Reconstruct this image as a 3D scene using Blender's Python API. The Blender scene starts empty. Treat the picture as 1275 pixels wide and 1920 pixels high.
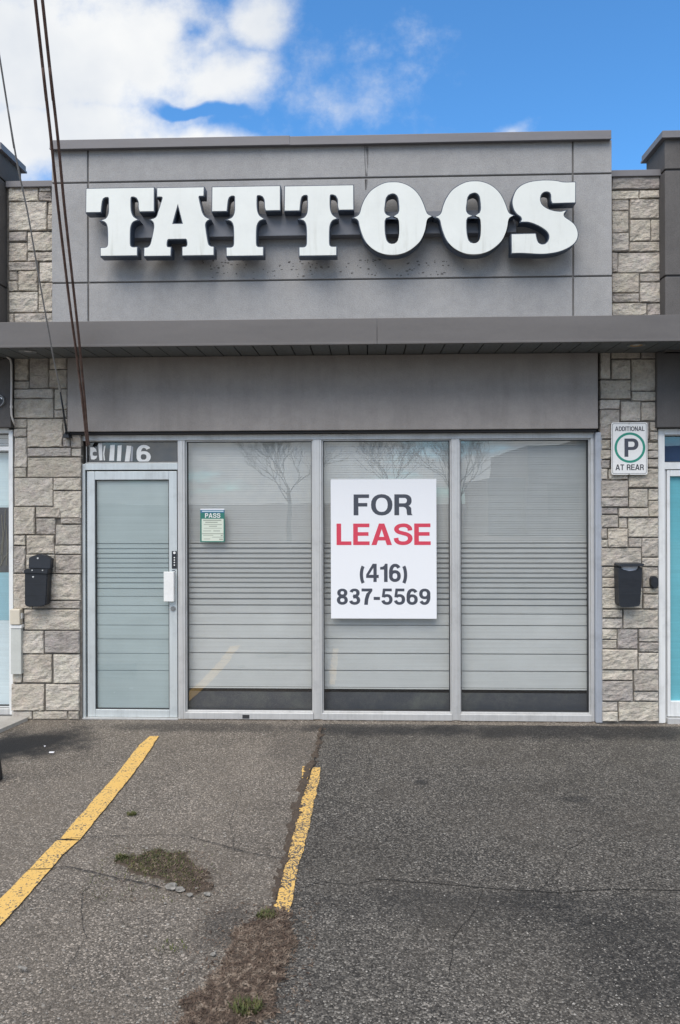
import bpy, bmesh, math, random
from mathutils import Vector, Matrix, noise as mnoise
R = math.radians
random.seed(7)
S = bpy.context.scene
COL = S.collection

# ------------------------------------------------------------------ camera
F = 1400.0; D = 6.364; H = 1.895; YAW = R(2.0); ROLL = 0.0028
cam = bpy.data.cameras.new('camera'); co = bpy.data.objects.new('camera', cam); COL.objects.link(co)
cam.sensor_fit = 'VERTICAL'; cam.sensor_height = 36.0; cam.lens = F/1920*36.0
cam.shift_y = -25.0/1920.0
cam.clip_start = 0.05; cam.clip_end = 2000
co.location = (0, -D, H)
co.rotation_euler = (Matrix.Rotation(YAW, 3, 'Z') @ Matrix.Rotation(R(90), 3, 'X') @ Matrix.Rotation(-ROLL, 3, 'Z')).to_euler()
S.camera = co

# ------------------------------------------------------------------ world, sun, exposure
SUN_EL = R(52); SUN_AZ = R(200)     # azimuth clockwise from +Y: in front of the facade, a little to the left
def node(nt, typ, ins=None, **props):
    n = nt.nodes.new(typ)
    for k, v in props.items(): setattr(n, k, v)
    for k, v in (ins or {}).items():
        if hasattr(v, 'links') or isinstance(v, bpy.types.NodeSocket): nt.links.new(v, n.inputs[k])
        else: n.inputs[k].default_value = v
    return n
def mth(nt, op, a, b=None, c=None, clamp=False):
    n = nt.nodes.new('ShaderNodeMath'); n.operation = op; n.use_clamp = clamp
    for i, v in enumerate((a, b, c)):
        if v is None: continue
        if isinstance(v, bpy.types.NodeSocket): nt.links.new(v, n.inputs[i])
        else: n.inputs[i].default_value = v
    return n.outputs[0]
def mixc(nt, f, a, b, mode='MIX'):
    n = nt.nodes.new('ShaderNodeMix'); n.data_type = 'RGBA'; n.blend_type = mode
    for k, v in ((0, f), (6, a), (7, b)):
        if isinstance(v, bpy.types.NodeSocket): nt.links.new(v, n.inputs[k])
        elif k == 0: n.inputs[k].default_value = v
        else: n.inputs[k].default_value = (*v, 1) if len(v) == 3 else v
    return n.outputs[2]
def ramp(nt, f, stops, interp='LINEAR'):
    n = nt.nodes.new('ShaderNodeValToRGB'); n.color_ramp.interpolation = interp
    e = n.color_ramp.elements
    while len(e) < len(stops): e.new(0.5)
    for i, (p, c) in enumerate(stops):
        e[i].position = p; e[i].color = (*c, 1) if not isinstance(c, (int, float)) else (c, c, c, 1)
    nt.links.new(f, n.inputs[0]); return n.outputs[0]

W = bpy.data.worlds.new('World'); S.world = W; W.use_nodes = True
nt = W.node_tree; nt.nodes.clear()
sky = node(nt, 'ShaderNodeTexSky', sky_type='NISHITA', sun_disc=False, sun_elevation=SUN_EL, sun_rotation=SUN_AZ,
           air_density=1.0, dust_density=0.3, ozone_density=2.5, altitude=200)
tc = node(nt, 'ShaderNodeTexCoord')
sep = node(nt, 'ShaderNodeSeparateXYZ', {0: tc.outputs['Generated']})
dx, dy, dz = sep.outputs
dyp = mth(nt, 'MAXIMUM', dy, 0.06)
u = mth(nt, 'DIVIDE', dx, dyp); v = mth(nt, 'DIVIDE', dz, dyp)
uv = node(nt, 'ShaderNodeCombineXYZ', {0: u, 1: v, 2: 0.0}).outputs[0]
warp = node(nt, 'ShaderNodeTexNoise', {'Vector': uv, 'Scale': 7.0, 'Detail': 4.0}).outputs['Color']
uvw = node(nt, 'ShaderNodeVectorMath', {0: uv, 1: node(nt, 'ShaderNodeVectorMath', {0: node(nt, 'ShaderNodeVectorMath', {0: warp, 1: (.5, .5, .5)}, operation='SUBTRACT').outputs[0], 'Scale': 0.10}, operation='SCALE').outputs[0]}, operation='ADD').outputs[0]
sw = node(nt, 'ShaderNodeSeparateXYZ', {0: uvw}); uu, vv = sw.outputs[0], sw.outputs[1]
def blob(px, py, rx, ry, k=1.0):
    cu, cv = (px-686)/F, (935-py)/F
    a = mth(nt, 'POWER', mth(nt, 'ABSOLUTE', mth(nt, 'DIVIDE', mth(nt, 'SUBTRACT', uu, cu), rx/F)), 2)
    b = mth(nt, 'POWER', mth(nt, 'ABSOLUTE', mth(nt, 'DIVIDE', mth(nt, 'SUBTRACT', vv, cv), ry/F)), 2)
    return mth(nt, 'MULTIPLY', mth(nt, 'SUBTRACT', 1.0, mth(nt, 'SQRT', mth(nt, 'ADD', a, b))), k)
blobs = [(100, 90, 420, 175, 1), (60, 250, 380, 110, 1), (290, 272, 250, 62, 1.1), (420, 130, 130, 75, .75), (470, 20, 85, 80, .6),
         (665, 105, 70, 34, .10), (600, 205, 85, 34, .12), (700, 180, 40, 40, .06), (972, 248, 26, 16, .24), (-500, 160, 480, 300, .9), (1500, 330, 160, 60, .4), (2000, 200, 350, 130, .6)]
dens = None
for b in blobs:
    q = blob(*b); dens = q if dens is None else mth(nt, 'MAXIMUM', dens, q)
holes = mth(nt, 'MAXIMUM', blob(370, 190, 115, 20, .7), blob(355, 45, 40, 36, .35))
holes = mth(nt, 'MAXIMUM', holes, 0.0)
fb = node(nt, 'ShaderNodeTexNoise', {'Vector': uv, 'Scale': 9.0, 'Detail': 10.0, 'Roughness': .64}).outputs['Fac']
front = mth(nt, 'ADD', mth(nt, 'SUBTRACT', dens, holes), mth(nt, 'MULTIPLY', mth(nt, 'SUBTRACT', fb, .5), 1.15))
# rest of the sky: unseen broken cumulus, cover thickened to make the light less blue
dzp = mth(nt, 'ADD', mth(nt, 'MAXIMUM', dz, 0.0), 0.22)
pl = node(nt, 'ShaderNodeCombineXYZ', {0: mth(nt, 'DIVIDE', dx, dzp), 1: mth(nt, 'DIVIDE', dy, dzp), 2: 0.0}).outputs[0]
bk = node(nt, 'ShaderNodeTexNoise', {'Vector': pl, 'Scale': 1.5, 'Detail': 8.0, 'Roughness': .58}).outputs['Fac']
low = node(nt, 'ShaderNodeMapRange', {0: dz, 1: 0.0, 2: 0.35, 3: .11, 4: 0.0}).outputs[0]
back = mth(nt, 'MULTIPLY', mth(nt, 'SUBTRACT', mth(nt, 'ADD', bk, low), .42), 3.0)
wf = node(nt, 'ShaderNodeMapRange', {0: dy, 1: 0.25, 2: 0.55}, interpolation_type='SMOOTHSTEP').outputs[0]
hi = node(nt, 'ShaderNodeMapRange', {0: v, 1: 0.75, 2: 1.1}, interpolation_type='SMOOTHSTEP').outputs[0]
wf = mth(nt, 'MULTIPLY', wf, mth(nt, 'SUBTRACT', 1.0, hi))
tot = mth(nt, 'ADD', mth(nt, 'MULTIPLY', front, wf), mth(nt, 'MULTIPLY', back, mth(nt, 'SUBTRACT', 1.0, wf)))
cf = node(nt, 'ShaderNodeMapRange', {0: tot, 1: -0.14, 2: 0.52}, interpolation_type='SMOOTHSTEP').outputs[0]
shade = node(nt, 'ShaderNodeTexNoise', {'Vector': uv, 'Scale': 5.0, 'Detail': 5.0}).outputs['Fac']
ccol = ramp(nt, shade, [(0.35, (.60, .63, .67)), (0.62, (.76, .765, .76))])
skyc = node(nt, 'ShaderNodeVectorMath', {0: sky.outputs[0], 'Scale': 0.14}, operation='SCALE').outputs[0]
skyc = mixc(nt, 1.0, skyc, (0.56, 1.04, 1.34), 'MULTIPLY')
fin = mixc(nt, mth(nt, 'MULTIPLY', cf, 0.97), skyc, ccol)
SKY_GAIN = 0.1
fin10 = node(nt, 'ShaderNodeVectorMath', {0: fin, 'Scale': 1.0/SKY_GAIN}, operation='SCALE').outputs[0]
bg = node(nt, 'ShaderNodeBackground', {'Color': fin10, 'Strength': SKY_GAIN})
out = node(nt, 'ShaderNodeOutputWorld', {'Surface': bg.outputs[0]})

sl = bpy.data.lights.new('sun', 'SUN'); so = bpy.data.objects.new('sun', sl); COL.objects.link(so)
sl.energy = 2.7; sl.angle = R(48); sl.color = (1.0, .90, .775)
sd = Vector((math.sin(SUN_AZ)*math.cos(SUN_EL), math.cos(SUN_AZ)*math.cos(SUN_EL), math.sin(SUN_EL)))
so.rotation_euler = sd.to_track_quat('Z', 'Y').to_euler()
so.location = sd*30
S.view_settings.view_transform = 'Standard'; S.view_settings.look = 'None'
S.view_settings.exposure = 0.36; S.view_settings.gamma = 1.0; S.view_settings.use_curve_mapping = False
try: S.cycles.transparent_max_bounces = 16; S.cycles.max_bounces = 8
except Exception: pass

# ------------------------------------------------------------------ measuring: photo pixels on a known wall plane / on the ground
FW = Vector((-math.sin(YAW), math.cos(YAW), 0)); RT = Vector((math.cos(YAW), math.sin(YAW), 0)); UP = Vector((0, 0, 1))
CP = Vector((0, -D, H))
def ray(px, py):
    a, b = px-637.5, 935.0-py
    c, s = math.cos(ROLL), math.sin(ROLL)
    uu_, vv_ = a*c + b*s, -a*s + b*c
    return FW + RT*(uu_/F) + UP*(vv_/F)
def at(px, py, Y=0.0):
    d = ray(px, py); t = (Y + D)/d.y; p = CP + d*t; return p.x, p.z
def gp(px, py, z=0.0):
    d = ray(px, py); t = (z - H)/d.z; p = CP + d*t; return p.x, p.y
def X(px, py=950, Y=0.0): return at(px, py, Y)[0]
def Z(py, px=637, Y=0.0): return at(px, py, Y)[1]
def rect(x0, y0, x1, y1, Y=0.0):
    mx, my = (x0+x1)/2, (y0+y1)/2
    return X(x0, my, Y), X(x1, my, Y), Z(y1, mx, Y), Z(y0, mx, Y)

# ------------------------------------------------------------------ object helpers
BASE = {}
def tag(o, label=None, cat=None, group=None, kind=None):
    if label: o['label'] = label
    if cat: o['category'] = cat
    if group: o['group'] = group
    if kind: o['kind'] = kind
    return o
def thing(name, loc, label, cat, group=None):
    o = bpy.data.objects.new(name, None); COL.objects.link(o); o.location = loc; o.empty_display_size = .2
    BASE[o.name] = Vector(loc); return tag(o, label, cat, group)
def obj(name, bm, mat, parent=None, smooth=False, origin=None):
    base = BASE[parent.name] if parent else Vector(origin or (0, 0, 0))
    if isinstance(bm, bpy.types.Mesh):
        me = bm; me.transform(Matrix.Translation(-base))
    else:
        for vv_ in bm.verts: vv_.co -= base
        bmesh.ops.recalc_face_normals(bm, faces=bm.faces[:])
        me = bpy.data.meshes.new(name); bm.to_mesh(me); bm.free()
    o = bpy.data.objects.new(name, me); COL.objects.link(o)
    for m in (mat if isinstance(mat, (list, tuple)) else [mat]): me.materials.append(m)
    if smooth:
        for p in me.polygons: p.use_smooth = True
    if parent: o.parent = parent
    else: o.location = base
    BASE[o.name] = base
    return o
def bx(bm, x0, x1, y0, y1, z0, z1, bev=0.0):
    x0, x1 = sorted((x0, x1)); y0, y1 = sorted((y0, y1)); z0, z1 = sorted((z0, z1))
    vs = [bm.verts.new(c) for c in ((x0,y0,z0),(x1,y0,z0),(x1,y1,z0),(x0,y1,z0),(x0,y0,z1),(x1,y0,z1),(x1,y1,z1),(x0,y1,z1))]
    fs = [bm.faces.new([vs[i] for i in q]) for q in ((0,1,5,4),(1,2,6,5),(2,3,7,6),(3,0,4,7),(4,5,6,7),(3,2,1,0))]
    if bev:
        es = list({e for f in fs for e in f.edges})
        bmesh.ops.bevel(bm, geom=es, offset=bev, segments=2, affect='EDGES', profile=.5)
    return fs
def box(name, b, mat, parent=None, bev=0.0, **k):
    bm = bmesh.new(); bx(bm, *b, bev=bev); return obj(name, bm, mat, parent, **k)
def prism(bm, pts, y0, y1):
    "pts in (x, z), extruded from y0 (front) to y1"
    f = [bm.verts.new((x, y0, z)) for x, z in pts]; b = [bm.verts.new((x, y1, z)) for x, z in pts]
    n = len(pts); bm.faces.new(f); bm.faces.new(b[::-1])
    for i in range(n): bm.faces.new((f[i], b[i], b[(i+1) % n], f[(i+1) % n]))
def tube(bm, pts, r, seg=8, cap=True):
    pts = [Vector(p) for p in pts]; rings = []
    for i, p in enumerate(pts):
        t = (pts[min(i+1, len(pts)-1)] - pts[max(i-1, 0)]).normalized()
        a = t.orthogonal() if i == 0 else (prev - t*prev.dot(t))
        a.normalize(); prev = a; b = t.cross(a)
        rr = r[i] if isinstance(r, (list, tuple)) else r
        rings.append([bm.verts.new(p + (a*math.cos(2*math.pi*k/seg) + b*math.sin(2*math.pi*k/seg))*rr) for k in range(seg)])
    for q, w in zip(rings, rings[1:]):
        for k in range(seg): bm.faces.new((q[k], q[(k+1) % seg], w[(k+1) % seg], w[k]))
    if cap: bm.faces.new(rings[0][::-1]); bm.faces.new(rings[-1])
def disc(bm, cx, cz, r, y0, y1, seg=24, r2=None):
    pts = [(cx + r*math.cos(2*math.pi*i/seg), cz + r*math.sin(2*math.pi*i/seg)) for i in range(seg)]
    prism(bm, pts, y0, y1)
def ringy(bm, cx, cz, ro, ri, y0, y1, seg=40):
    q = []
    for i in range(seg):
        a = 2*math.pi*i/seg; c, s = math.cos(a), math.sin(a)
        q.append([bm.verts.new((cx+rr*c, yy, cz+rr*s)) for rr, yy in ((ro, y0), (ro, y1), (ri, y1), (ri, y0))])
    for i in range(seg):
        a, b = q[i], q[(i+1) % seg]
        for k in range(4): bm.faces.new((a[k], b[k], b[(k+1) % 4], a[(k+1) % 4]))
def rrect(x0, x1, z0, z1, r, n=6):
    pts = []
    for cx, cz, a0 in ((x1-r, z0+r, -90), (x1-r, z1-r, 0), (x0+r, z1-r, 90), (x0+r, z0+r, 180)):
        for i in range(n+1):
            a = R(a0 + 90*i/n); pts.append((cx + r*math.cos(a), cz + r*math.sin(a)))
    return pts
def curve_mesh(splines, extrude, offset=0.0):
    cu = bpy.data.curves.new('outline', 'CURVE'); cu.dimensions = '2D'; cu.fill_mode = 'BOTH'; cu.extrude = extrude; cu.offset = offset
    for pts in splines:
        sp = cu.splines.new('POLY'); sp.points.add(len(pts)-1); sp.use_cyclic_u = True
        for i, (x, z) in enumerate(pts): sp.points[i].co = (x, z, 0, 1)
    o = bpy.data.objects.new('outline', cu); COL.objects.link(o)
    bpy.context.view_layer.update()
    me = bpy.data.meshes.new_from_object(o.evaluated_get(bpy.context.evaluated_depsgraph_get()))
    bpy.data.objects.remove(o); bpy.data.curves.remove(cu)
    return me
def stand(me, y):      # a mesh lying in XY turned to face -Y at depth y
    me.transform(Matrix(((1,0,0,0),(0,0,-1,y),(0,1,0,0),(0,0,0,1)))); me.materials.clear(); return me

def arc(cx, cz, rx, rz, a0, a1, n=14, e=2.25):
    out = []
    for i in range(n+1):
        a = R(a0 + (a1-a0)*i/n); c, q = math.cos(a), math.sin(a)
        out.append((cx + rx*math.copysign(abs(c)**(2/e), c), cz + rz*math.copysign(abs(q)**(2/e), q)))
    return out
def stroke(path, wv, wh, closed=False):
    "a pen of width wv across / wh up drawn along path, as one or two outlines"
    n = len(path); A, B = [], []
    for i in range(n):
        p, q = path[i-1] if (closed or i) else path[i], path[(i+1) % n] if (closed or i < n-1) else path[i]
        t = Vector((q[0]-p[0], q[1]-p[1])).normalized(); A.append((path[i][0]-t.y*wv/2, path[i][1]+t.x*wh/2)); B.append((path[i][0]+t.y*wv/2, path[i][1]-t.x*wh/2))
    return [A, B] if closed else [A + B[::-1]]
def spath(pts, k=5):
    P = [Vector(p) for p in pts]; P = [P[0]*2-P[1]] + P + [P[-1]*2-P[-2]]; out = []
    for i in range(1, len(P)-2):
        for j in range(k):
            u_ = j/k; out.append(tuple(.5*((2*P[i]) + (P[i+1]-P[i-1])*u_ + (2*P[i-1]-5*P[i]+4*P[i+1]-P[i+2])*u_*u_ + (3*P[i]-P[i-1]-3*P[i+1]+P[i+2])*u_**3)))
    return out + [tuple(P[-2])]
def glyph(c, v=.215, h=.17):
    "grotesque capitals and figures, unit height: width and list of filled shapes (each outline + holes)"
    if c == 'F': return .70, [[[(0,0),(v,0),(v,.42),(.62,.42),(.62,.42+h),(v,.42+h),(v,1-h),(.70,1-h),(.70,1),(0,1)]]]
    if c == 'L': return .69, [[[(0,0),(.69,0),(.69,h),(v,h),(v,1),(0,1)]]]
    if c == 'E': return .76, [[[(0,0),(.76,0),(.76,h),(v,h),(v,.43),(.71,.43),(.71,.43+h),(v,.43+h),(v,1-h),(.75,1-h),(.75,1),(0,1)]]]
    if c == 'T': return .78, [[[(.39-v/2,0),(.39+v/2,0),(.39+v/2,1-h),(.78,1-h),(.78,1),(0,1),(0,1-h),(.39-v/2,1-h)]]]
    if c == 'I': return v, [[[(0,0),(v,0),(v,1),(0,1)]]]
    if c == 'N': return .80, [[[(0,0),(v*.95,0),(v*.95,.66),(.80-v,0),(.80,0),(.80,1),(.80-v*.95,1),(.80-v*.95,.34),(v,1),(0,1)]]]
    if c == 'A': return .95, [[[(0,0),(.235,0),(.305,.215),(.645,.215),(.715,0),(.95,0),(.60,1),(.35,1)], [(.36,.38),(.59,.38),(.475,.74)]]]
    if c == 'D': return .80, [[[(0,0)] + arc(.36,.5,.44,.5,-90,90) + [(0,1)], [(v,h)] + arc(.36,.5,.44-v,.5-h,-90,90) + [(v,1-h)]]]
    if c in 'PR':
        z0 = .37 if c == 'P' else .40; zc = (1+z0)/2; rz = (1-z0)/2
        sh = [[[(0,0),(v,0),(v,z0)] + arc(.44,zc,.34,rz,-90,90) + [(0,1)], [(v,z0+h)] + arc(.44,zc,.34-v,rz-h,-90,90) + [(v,1-h)]]]
        if c == 'R': sh.append([[(.44,.50)] + arc(.44,.28,.325,.20,80,12,6) + [(.77,.08),(.82,.0),(.585,.0),(.56,.10),(.55,.26),(.50,.36),(.40,.40)]])
        return (.78, .82)[c == 'R'], sh
    if c == 'O': return .97, [stroke(arc(.485,.5,.485-v/2,.5-h/2+.01,0,342,19),v,h,True)]
    if c == '8': return .70, [stroke(arc(.35,.735,.325-v/2,.265-h/2,0,340,17),v,h*.92,True), stroke(arc(.35,.285,.35-v/2,.285-h/2,0,340,17),v,h,True)]
    if c in '69':
        sh = [stroke(arc(.355,.325,.355-v/2,.325-h/2,0,340,17),v,h,True), stroke(arc(.375,.50,.375-v/2,.5-h/2,192,38,14),v,h)]
        if c == '9': sh = [[[(.71-x, 1-z) for x, z in o] for o in q] for q in sh]
        return .71, sh
    if c == '3': return .70, [stroke(arc(.34,.73,.325-v/2,.27-h/2,168,-90,14)+[(.25,.46+h/2)],v,h*.95), stroke([(.25,.54-h/2)]+arc(.345,.285,.355-v/2,.285-h/2,90,-170,14),v,h)]
    if c == '5': return .71, [[[(.10,1),(.66,1),(.66,1-h),(.25,1-h),(.215,.62),(.205,.45),(.03,.47)]], stroke(arc(.35,.33,.36-v/2,.33-h/2,140,-168,16),v,h)]
    if c == 'S': return .86, [stroke(spath([(.755,.675),(.725,.80),(.60,.895),(.43,.917),(.25,.885),(.135,.79),(.14,.68),(.24,.60),(.43,.545),(.63,.485),(.745,.385),(.745,.235),(.62,.115),(.43,.083),(.25,.11),(.135,.20),(.105,.33)]),v,h)]
    if c == '4': return .76, [[[(.44,0),(.44+v*.92,0),(.44+v*.92,.22),(.76,.22),(.76,.22+h),(.44+v*.92,.22+h),(.44+v*.92,1),(.40,1),(0,.40),(0,.22),(.44,.22)], [(.17,.22+h),(.44,.22+h),(.44,.78)]]]
    if c == '7': return .68, [[[(0,1),(0,1-h*1.05),(.46,1-h*1.05),(.30,.68),(.20,.36),(.165,0),(.395,0),(.43,.34),(.53,.64),(.68,.85),(.68,1)]]]
    if c == '1': return .45, [[[(.45-v,0),(.45,0),(.45,1),(.29,1),(.25,.90),(.15,.84),(0,.82),(0,.68),(.45-v,.68)]]]
    if c == '-': return .40, [[[(0,.30),(.40,.30),(.40,.30+h*1.1),(0,.30+h*1.1)]]]
    if c == '(': return .30, [stroke(arc(.42,.40,.32,.62,132,228,12,2),v*.92,h)]
    if c == ')': return .30, [stroke(arc(-.12,.40,.32,.62,48,-48,12,2),v*.92,h)]
    return .40, []
def text(name, s, b, y, mat, parent, v=.215, h=.17, gap=.085):
    "lettering fitted to the box b = x0,x1,z0,z1 of its letters"
    x = 0.0; shapes = []
    for c in s:
        w, sh = glyph(c, v, h)
        shapes += [[[(px+x, pz) for px, pz in o] for o in q] for q in sh]; x += w + gap
    sx = (b[1]-b[0])/(x-gap); zs = [p[1] for q in shapes for o in q for p in o]
    lo, hi_ = min(zs), max(zs); sz = (b[3]-b[2])/(hi_-lo); big = None
    bm = bmesh.new()
    for k, q in enumerate(shapes):
        me = stand(curve_mesh([[(b[0]+p[0]*sx, b[2]+(p[1]-lo)*sz) for p in o] for o in q], 0.0), y - .00012*(k % 4))
        bm.from_mesh(me); bpy.data.meshes.remove(me)
    me = bpy.data.meshes.new(name); bm.to_mesh(me); bm.free()
    return obj(name, me, mat, parent)

# ------------------------------------------------------------------ materials
def mat(name, build=None, base=(.5,.5,.5), rough=.6, metal=0.0, spec=.5):
    m = bpy.data.materials.new(name); m.use_nodes = True; t = m.node_tree; b = t.nodes['Principled BSDF']
    b.inputs['Base Color'].default_value = (*base, 1); b.inputs['Roughness'].default_value = rough; b.inputs['Metallic'].default_value = metal
    b.inputs['Specular IOR Level'].default_value = spec
    if build: build(t, b)
    return m
def oc(t): return node(t, 'ShaderNodeTexCoord').outputs['Object']
def nz(t, vec, sc, det=4.0, ro=.55, out='Fac'): return node(t, 'ShaderNodeTexNoise', {'Vector': vec, 'Scale': sc, 'Detail': det, 'Roughness': ro}).outputs[out]
def scl(t, vec, s): return node(t, 'ShaderNodeMapping', {'Vector': vec, 'Scale': s}).outputs[0]
def bump(t, b, h, strength, dist, prev=None):
    n = node(t, 'ShaderNodeBump', {'Height': h, 'Strength': strength, 'Distance': dist})
    if prev: t.links.new(prev, n.inputs['Normal'])
    t.links.new(n.outputs[0], b.inputs['Normal']); return n.outputs[0]
def link(t, s, b, k): t.links.new(s, b.inputs[k])

def stucco(name, col, streak=.35, grain=1.0):
    def bld(t, b):
        c = oc(t)
        g = nz(t, c, 260, 2, .7); g2 = nz(t, c, 90, 3); big = nz(t, c, 1.7, 5, .6); mid = nz(t, c, 11, 5, .6)
        st = nz(t, scl(t, c, (4.5, 1, .7)), 1.0, 6, .68)
        k = ramp(t, g, [(.3, .66), (.5, 1.0), (.72, 1.18)])
        k2 = ramp(t, big, [(.3, .92), (.7, 1.06)]); k3 = ramp(t, st, [(.34, 1-streak), (.52, 1.0), (.75, 1+streak*.35)]); k4 = ramp(t, mid, [(.3, .93), (.7, 1.05)])
        x = mixc(t, 1, k, k2, 'MULTIPLY'); x = mixc(t, 1, x, k3, 'MULTIPLY'); x = mixc(t, 1, x, k4, 'MULTIPLY'); x = mixc(t, 1, x, col, 'MULTIPLY')
        link(t, x, b, 'Base Color')
        n1 = bump(t, b, g2, .35*grain, .004); bump(t, b, g, .5*grain, .002, n1)
    return mat(name, bld, rough=.92, spec=.2)
M = {}
M['stucco_light'] = stucco('stucco_light', (.356, .357, .360), .06, 1.5)
M['stucco_lintel'] = stucco('stucco_lintel', (.335, .313, .297), .12, 1.3)
M['stucco_dark'] = stucco('stucco_dark', (.125, .12, .118), .12, .7)
M['stucco_groove'] = mat('stucco_groove', base=(.17, .165, .16), rough=.95)
M['stucco_edge'] = mat('stucco_edge', base=(.10, .10, .105), rough=.95)
M['dark_gap'] = mat('dark_gap', base=(.02, .02, .022), rough=.9)

def painted(col, var=.12):
    def bld(t, b):
        c = oc(t); a = nz(t, scl(t, c, (.6, 1, 3)), 2.2, 5, .6); f = nz(t, c, 40, 3)
        x = mixc(t, 1, ramp(t, a, [(.3, 1-var), (.7, 1+var*.6)]), ramp(t, f, [(.3, .96), (.7, 1.03)]), 'MULTIPLY')
        link(t, mixc(t, 1, x, col, 'MULTIPLY'), b, 'Base Color')
        link(t, ramp(t, f, [(.3, .42), (.7, .6)]), b, 'Roughness')
        bump(t, b, a, .12, .01)
    return bld
M['fascia'] = mat('fascia', painted((.136, .129, .127)), spec=.4)
M['coping'] = mat('coping', painted((.185, .18, .19)), spec=.4)
M['soffit'] = mat('soffit', painted((.13, .14, .142)), spec=.3)
def aluf(col, met=.35, ro=.42):
    def bld(t, b):
        c = oc(t); a = nz(t, scl(t, c, (30, 30, 1.2)), 2, 4); d = nz(t, c, 5, 6, .65)
        x = mixc(t, 1, ramp(t, a, [(.3, .93), (.7, 1.04)]), ramp(t, d, [(.28, .80), (.5, 1.0), (.8, 1.05)]), 'MULTIPLY')
        link(t, mixc(t, 1, x, col, 'MULTIPLY'), b, 'Base Color')
        link(t, ramp(t, d, [(.3, ro+.12), (.7, ro-.06)]), b, 'Roughness')
    return mat('aluminium', bld, metal=met)
M['alu'] = aluf((.60, .605, .60)); M['alu_door'] = aluf((.63, .68, .69)); M['alu_blue'] = aluf((.40, .43, .48), .25, .5)
M['alu_white'] = aluf((.78, .80, .80), .1, .45)
M['gasket'] = mat('gasket', base=(.03, .032, .035), rough=.6)
def glass(name, tint, refl=1.0):
    m = bpy.data.materials.new(name); m.use_nodes = True; t = m.node_tree; t.nodes.clear()
    wv = nz(t, oc(t), 1.6, 2)
    nb = node(t, 'ShaderNodeBump', {'Height': wv, 'Strength': .03, 'Distance': .03}).outputs[0]
    tr = node(t, 'ShaderNodeBsdfTransparent', {'Color': (*tint, 1)})
    gl = node(t, 'ShaderNodeBsdfGlossy', {'Color': (1, 1, 1, 1), 'Roughness': .0, 'Normal': nb})
    fc = node(t, 'ShaderNodeLayerWeight', {'Blend': .5}).outputs['Facing']
    f2 = mth(t, 'ADD', .078*refl, mth(t, 'MULTIPLY', mth(t, 'POWER', fc, 5), .85), clamp=True)
    mx = node(t, 'ShaderNodeMixShader', {0: f2, 1: tr.outputs[0], 2: gl.outputs[0]})
    node(t, 'ShaderNodeOutputMaterial', {'Surface': mx.outputs[0]})
    return m
M['glass'] = glass('glass', (.92, .94, .945), 1.95); M['glass_door'] = glass('glass_door', (.84, .90, .91), 1.0)
M['glass_dark'] = glass('glass_dark', (.55, .6, .66), 1.4)
def vinyl(col, lines=0.0):
    def bld(t, b):
        c = oc(t); a = nz(t, scl(t, c, (.8, 1, 60)), 1.0, 3); d = nz(t, c, 3, 5)
        x = mixc(t, 1, ramp(t, a, [(.3, .93), (.7, 1.05)]), ramp(t, d, [(.3, .94), (.7, 1.04)]), 'MULTIPLY')
        link(t, mixc(t, 1, x, col, 'MULTIPLY'), b, 'Base Color')
    return mat('vinyl', bld, rough=.6, spec=.3)
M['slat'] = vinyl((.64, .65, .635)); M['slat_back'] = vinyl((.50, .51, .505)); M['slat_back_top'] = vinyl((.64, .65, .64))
M['film_door'] = vinyl((.515, .545, .54)); M['film_door_back'] = vinyl((.42, .45, .45))
M['film_aqua'] = vinyl((.22, .58, .66)); M['film_pale'] = vinyl((.66, .80, .83)); M['film_white'] = vinyl((.74, .84, .87)); M['film_mid'] = vinyl((.36, .60, .68))
def kick(t, b):
    c = oc(t); d = nz(t, c, 4, 6, .7)
    link(t, mixc(t, ramp(t, d, [(.45, 0), (.7, 1)]), (.062, .068, .080), (.115, .122, .115)), b, 'Base Color')
M['kick'] = mat('kick', kick, rough=.5)

def stone(t, b):
    c = oc(t); rnd = node(t, 'ShaderNodeObjectInfo').outputs['Random']
    off = node(t, 'ShaderNodeCombineXYZ', {0: mth(t, 'MULTIPLY', rnd, 37.0), 1: 0.0, 2: mth(t, 'MULTIPLY', rnd, 91.0)}).outputs[0]
    p = node(t, 'ShaderNodeVectorMath', {0: c, 1: off}, operation='ADD').outputs[0]
    base = ramp(t, rnd, [(0.0, (.46, .42, .355)), (.2, (.57, .53, .46)), (.42, (.52, .475, .405)), (.6, (.42, .385, .345)), (.75, (.61, .57, .50)), (.9, (.375, .345, .325)), (1.0, (.54, .50, .425))])
    m1 = nz(t, p, 9, 6, .65); m2 = nz(t, p, 45, 5, .7); m3 = nz(t, p, 170, 3, .7); m4 = nz(t, p, 16, 3, .5, 'Color')
    x = mixc(t, 1, ramp(t, m1, [(.28, .72), (.5, 1), (.75, 1.15)]), ramp(t, m2, [(.25, .70), (.5, 1), (.8, 1.12)]), 'MULTIPLY')
    x = mixc(t, 1, x, ramp(t, m3, [(.2, .7), (.5, 1), (.8, 1.15)]), 'MULTIPLY')
    x = mixc(t, 1, x, base, 'MULTIPLY')
    x = mixc(t, .05, x, m4, 'OVERLAY')
    link(t, x, b, 'Base Color')
    d = mth(t, 'ADD', mth(t, 'MULTIPLY', nz(t, scl(t, p, (1, 1, 2.2)), 14, 7, .62), 1.0), mth(t, 'MULTIPLY', m2, .45))
    n1 = bump(t, b, d, .85, .028); bump(t, b, m3, .5, .004, n1)
M['stone'] = mat('stone', stone, rough=.9, spec=.2)
M['mortar'] = mat('mortar', lambda t, b: link(t, ramp(t, nz(t, oc(t), 30, 4), [(.3, (.10, .092, .08)), (.7, (.19, .175, .155))]), b, 'Base Color'), rough=.95)

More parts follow.
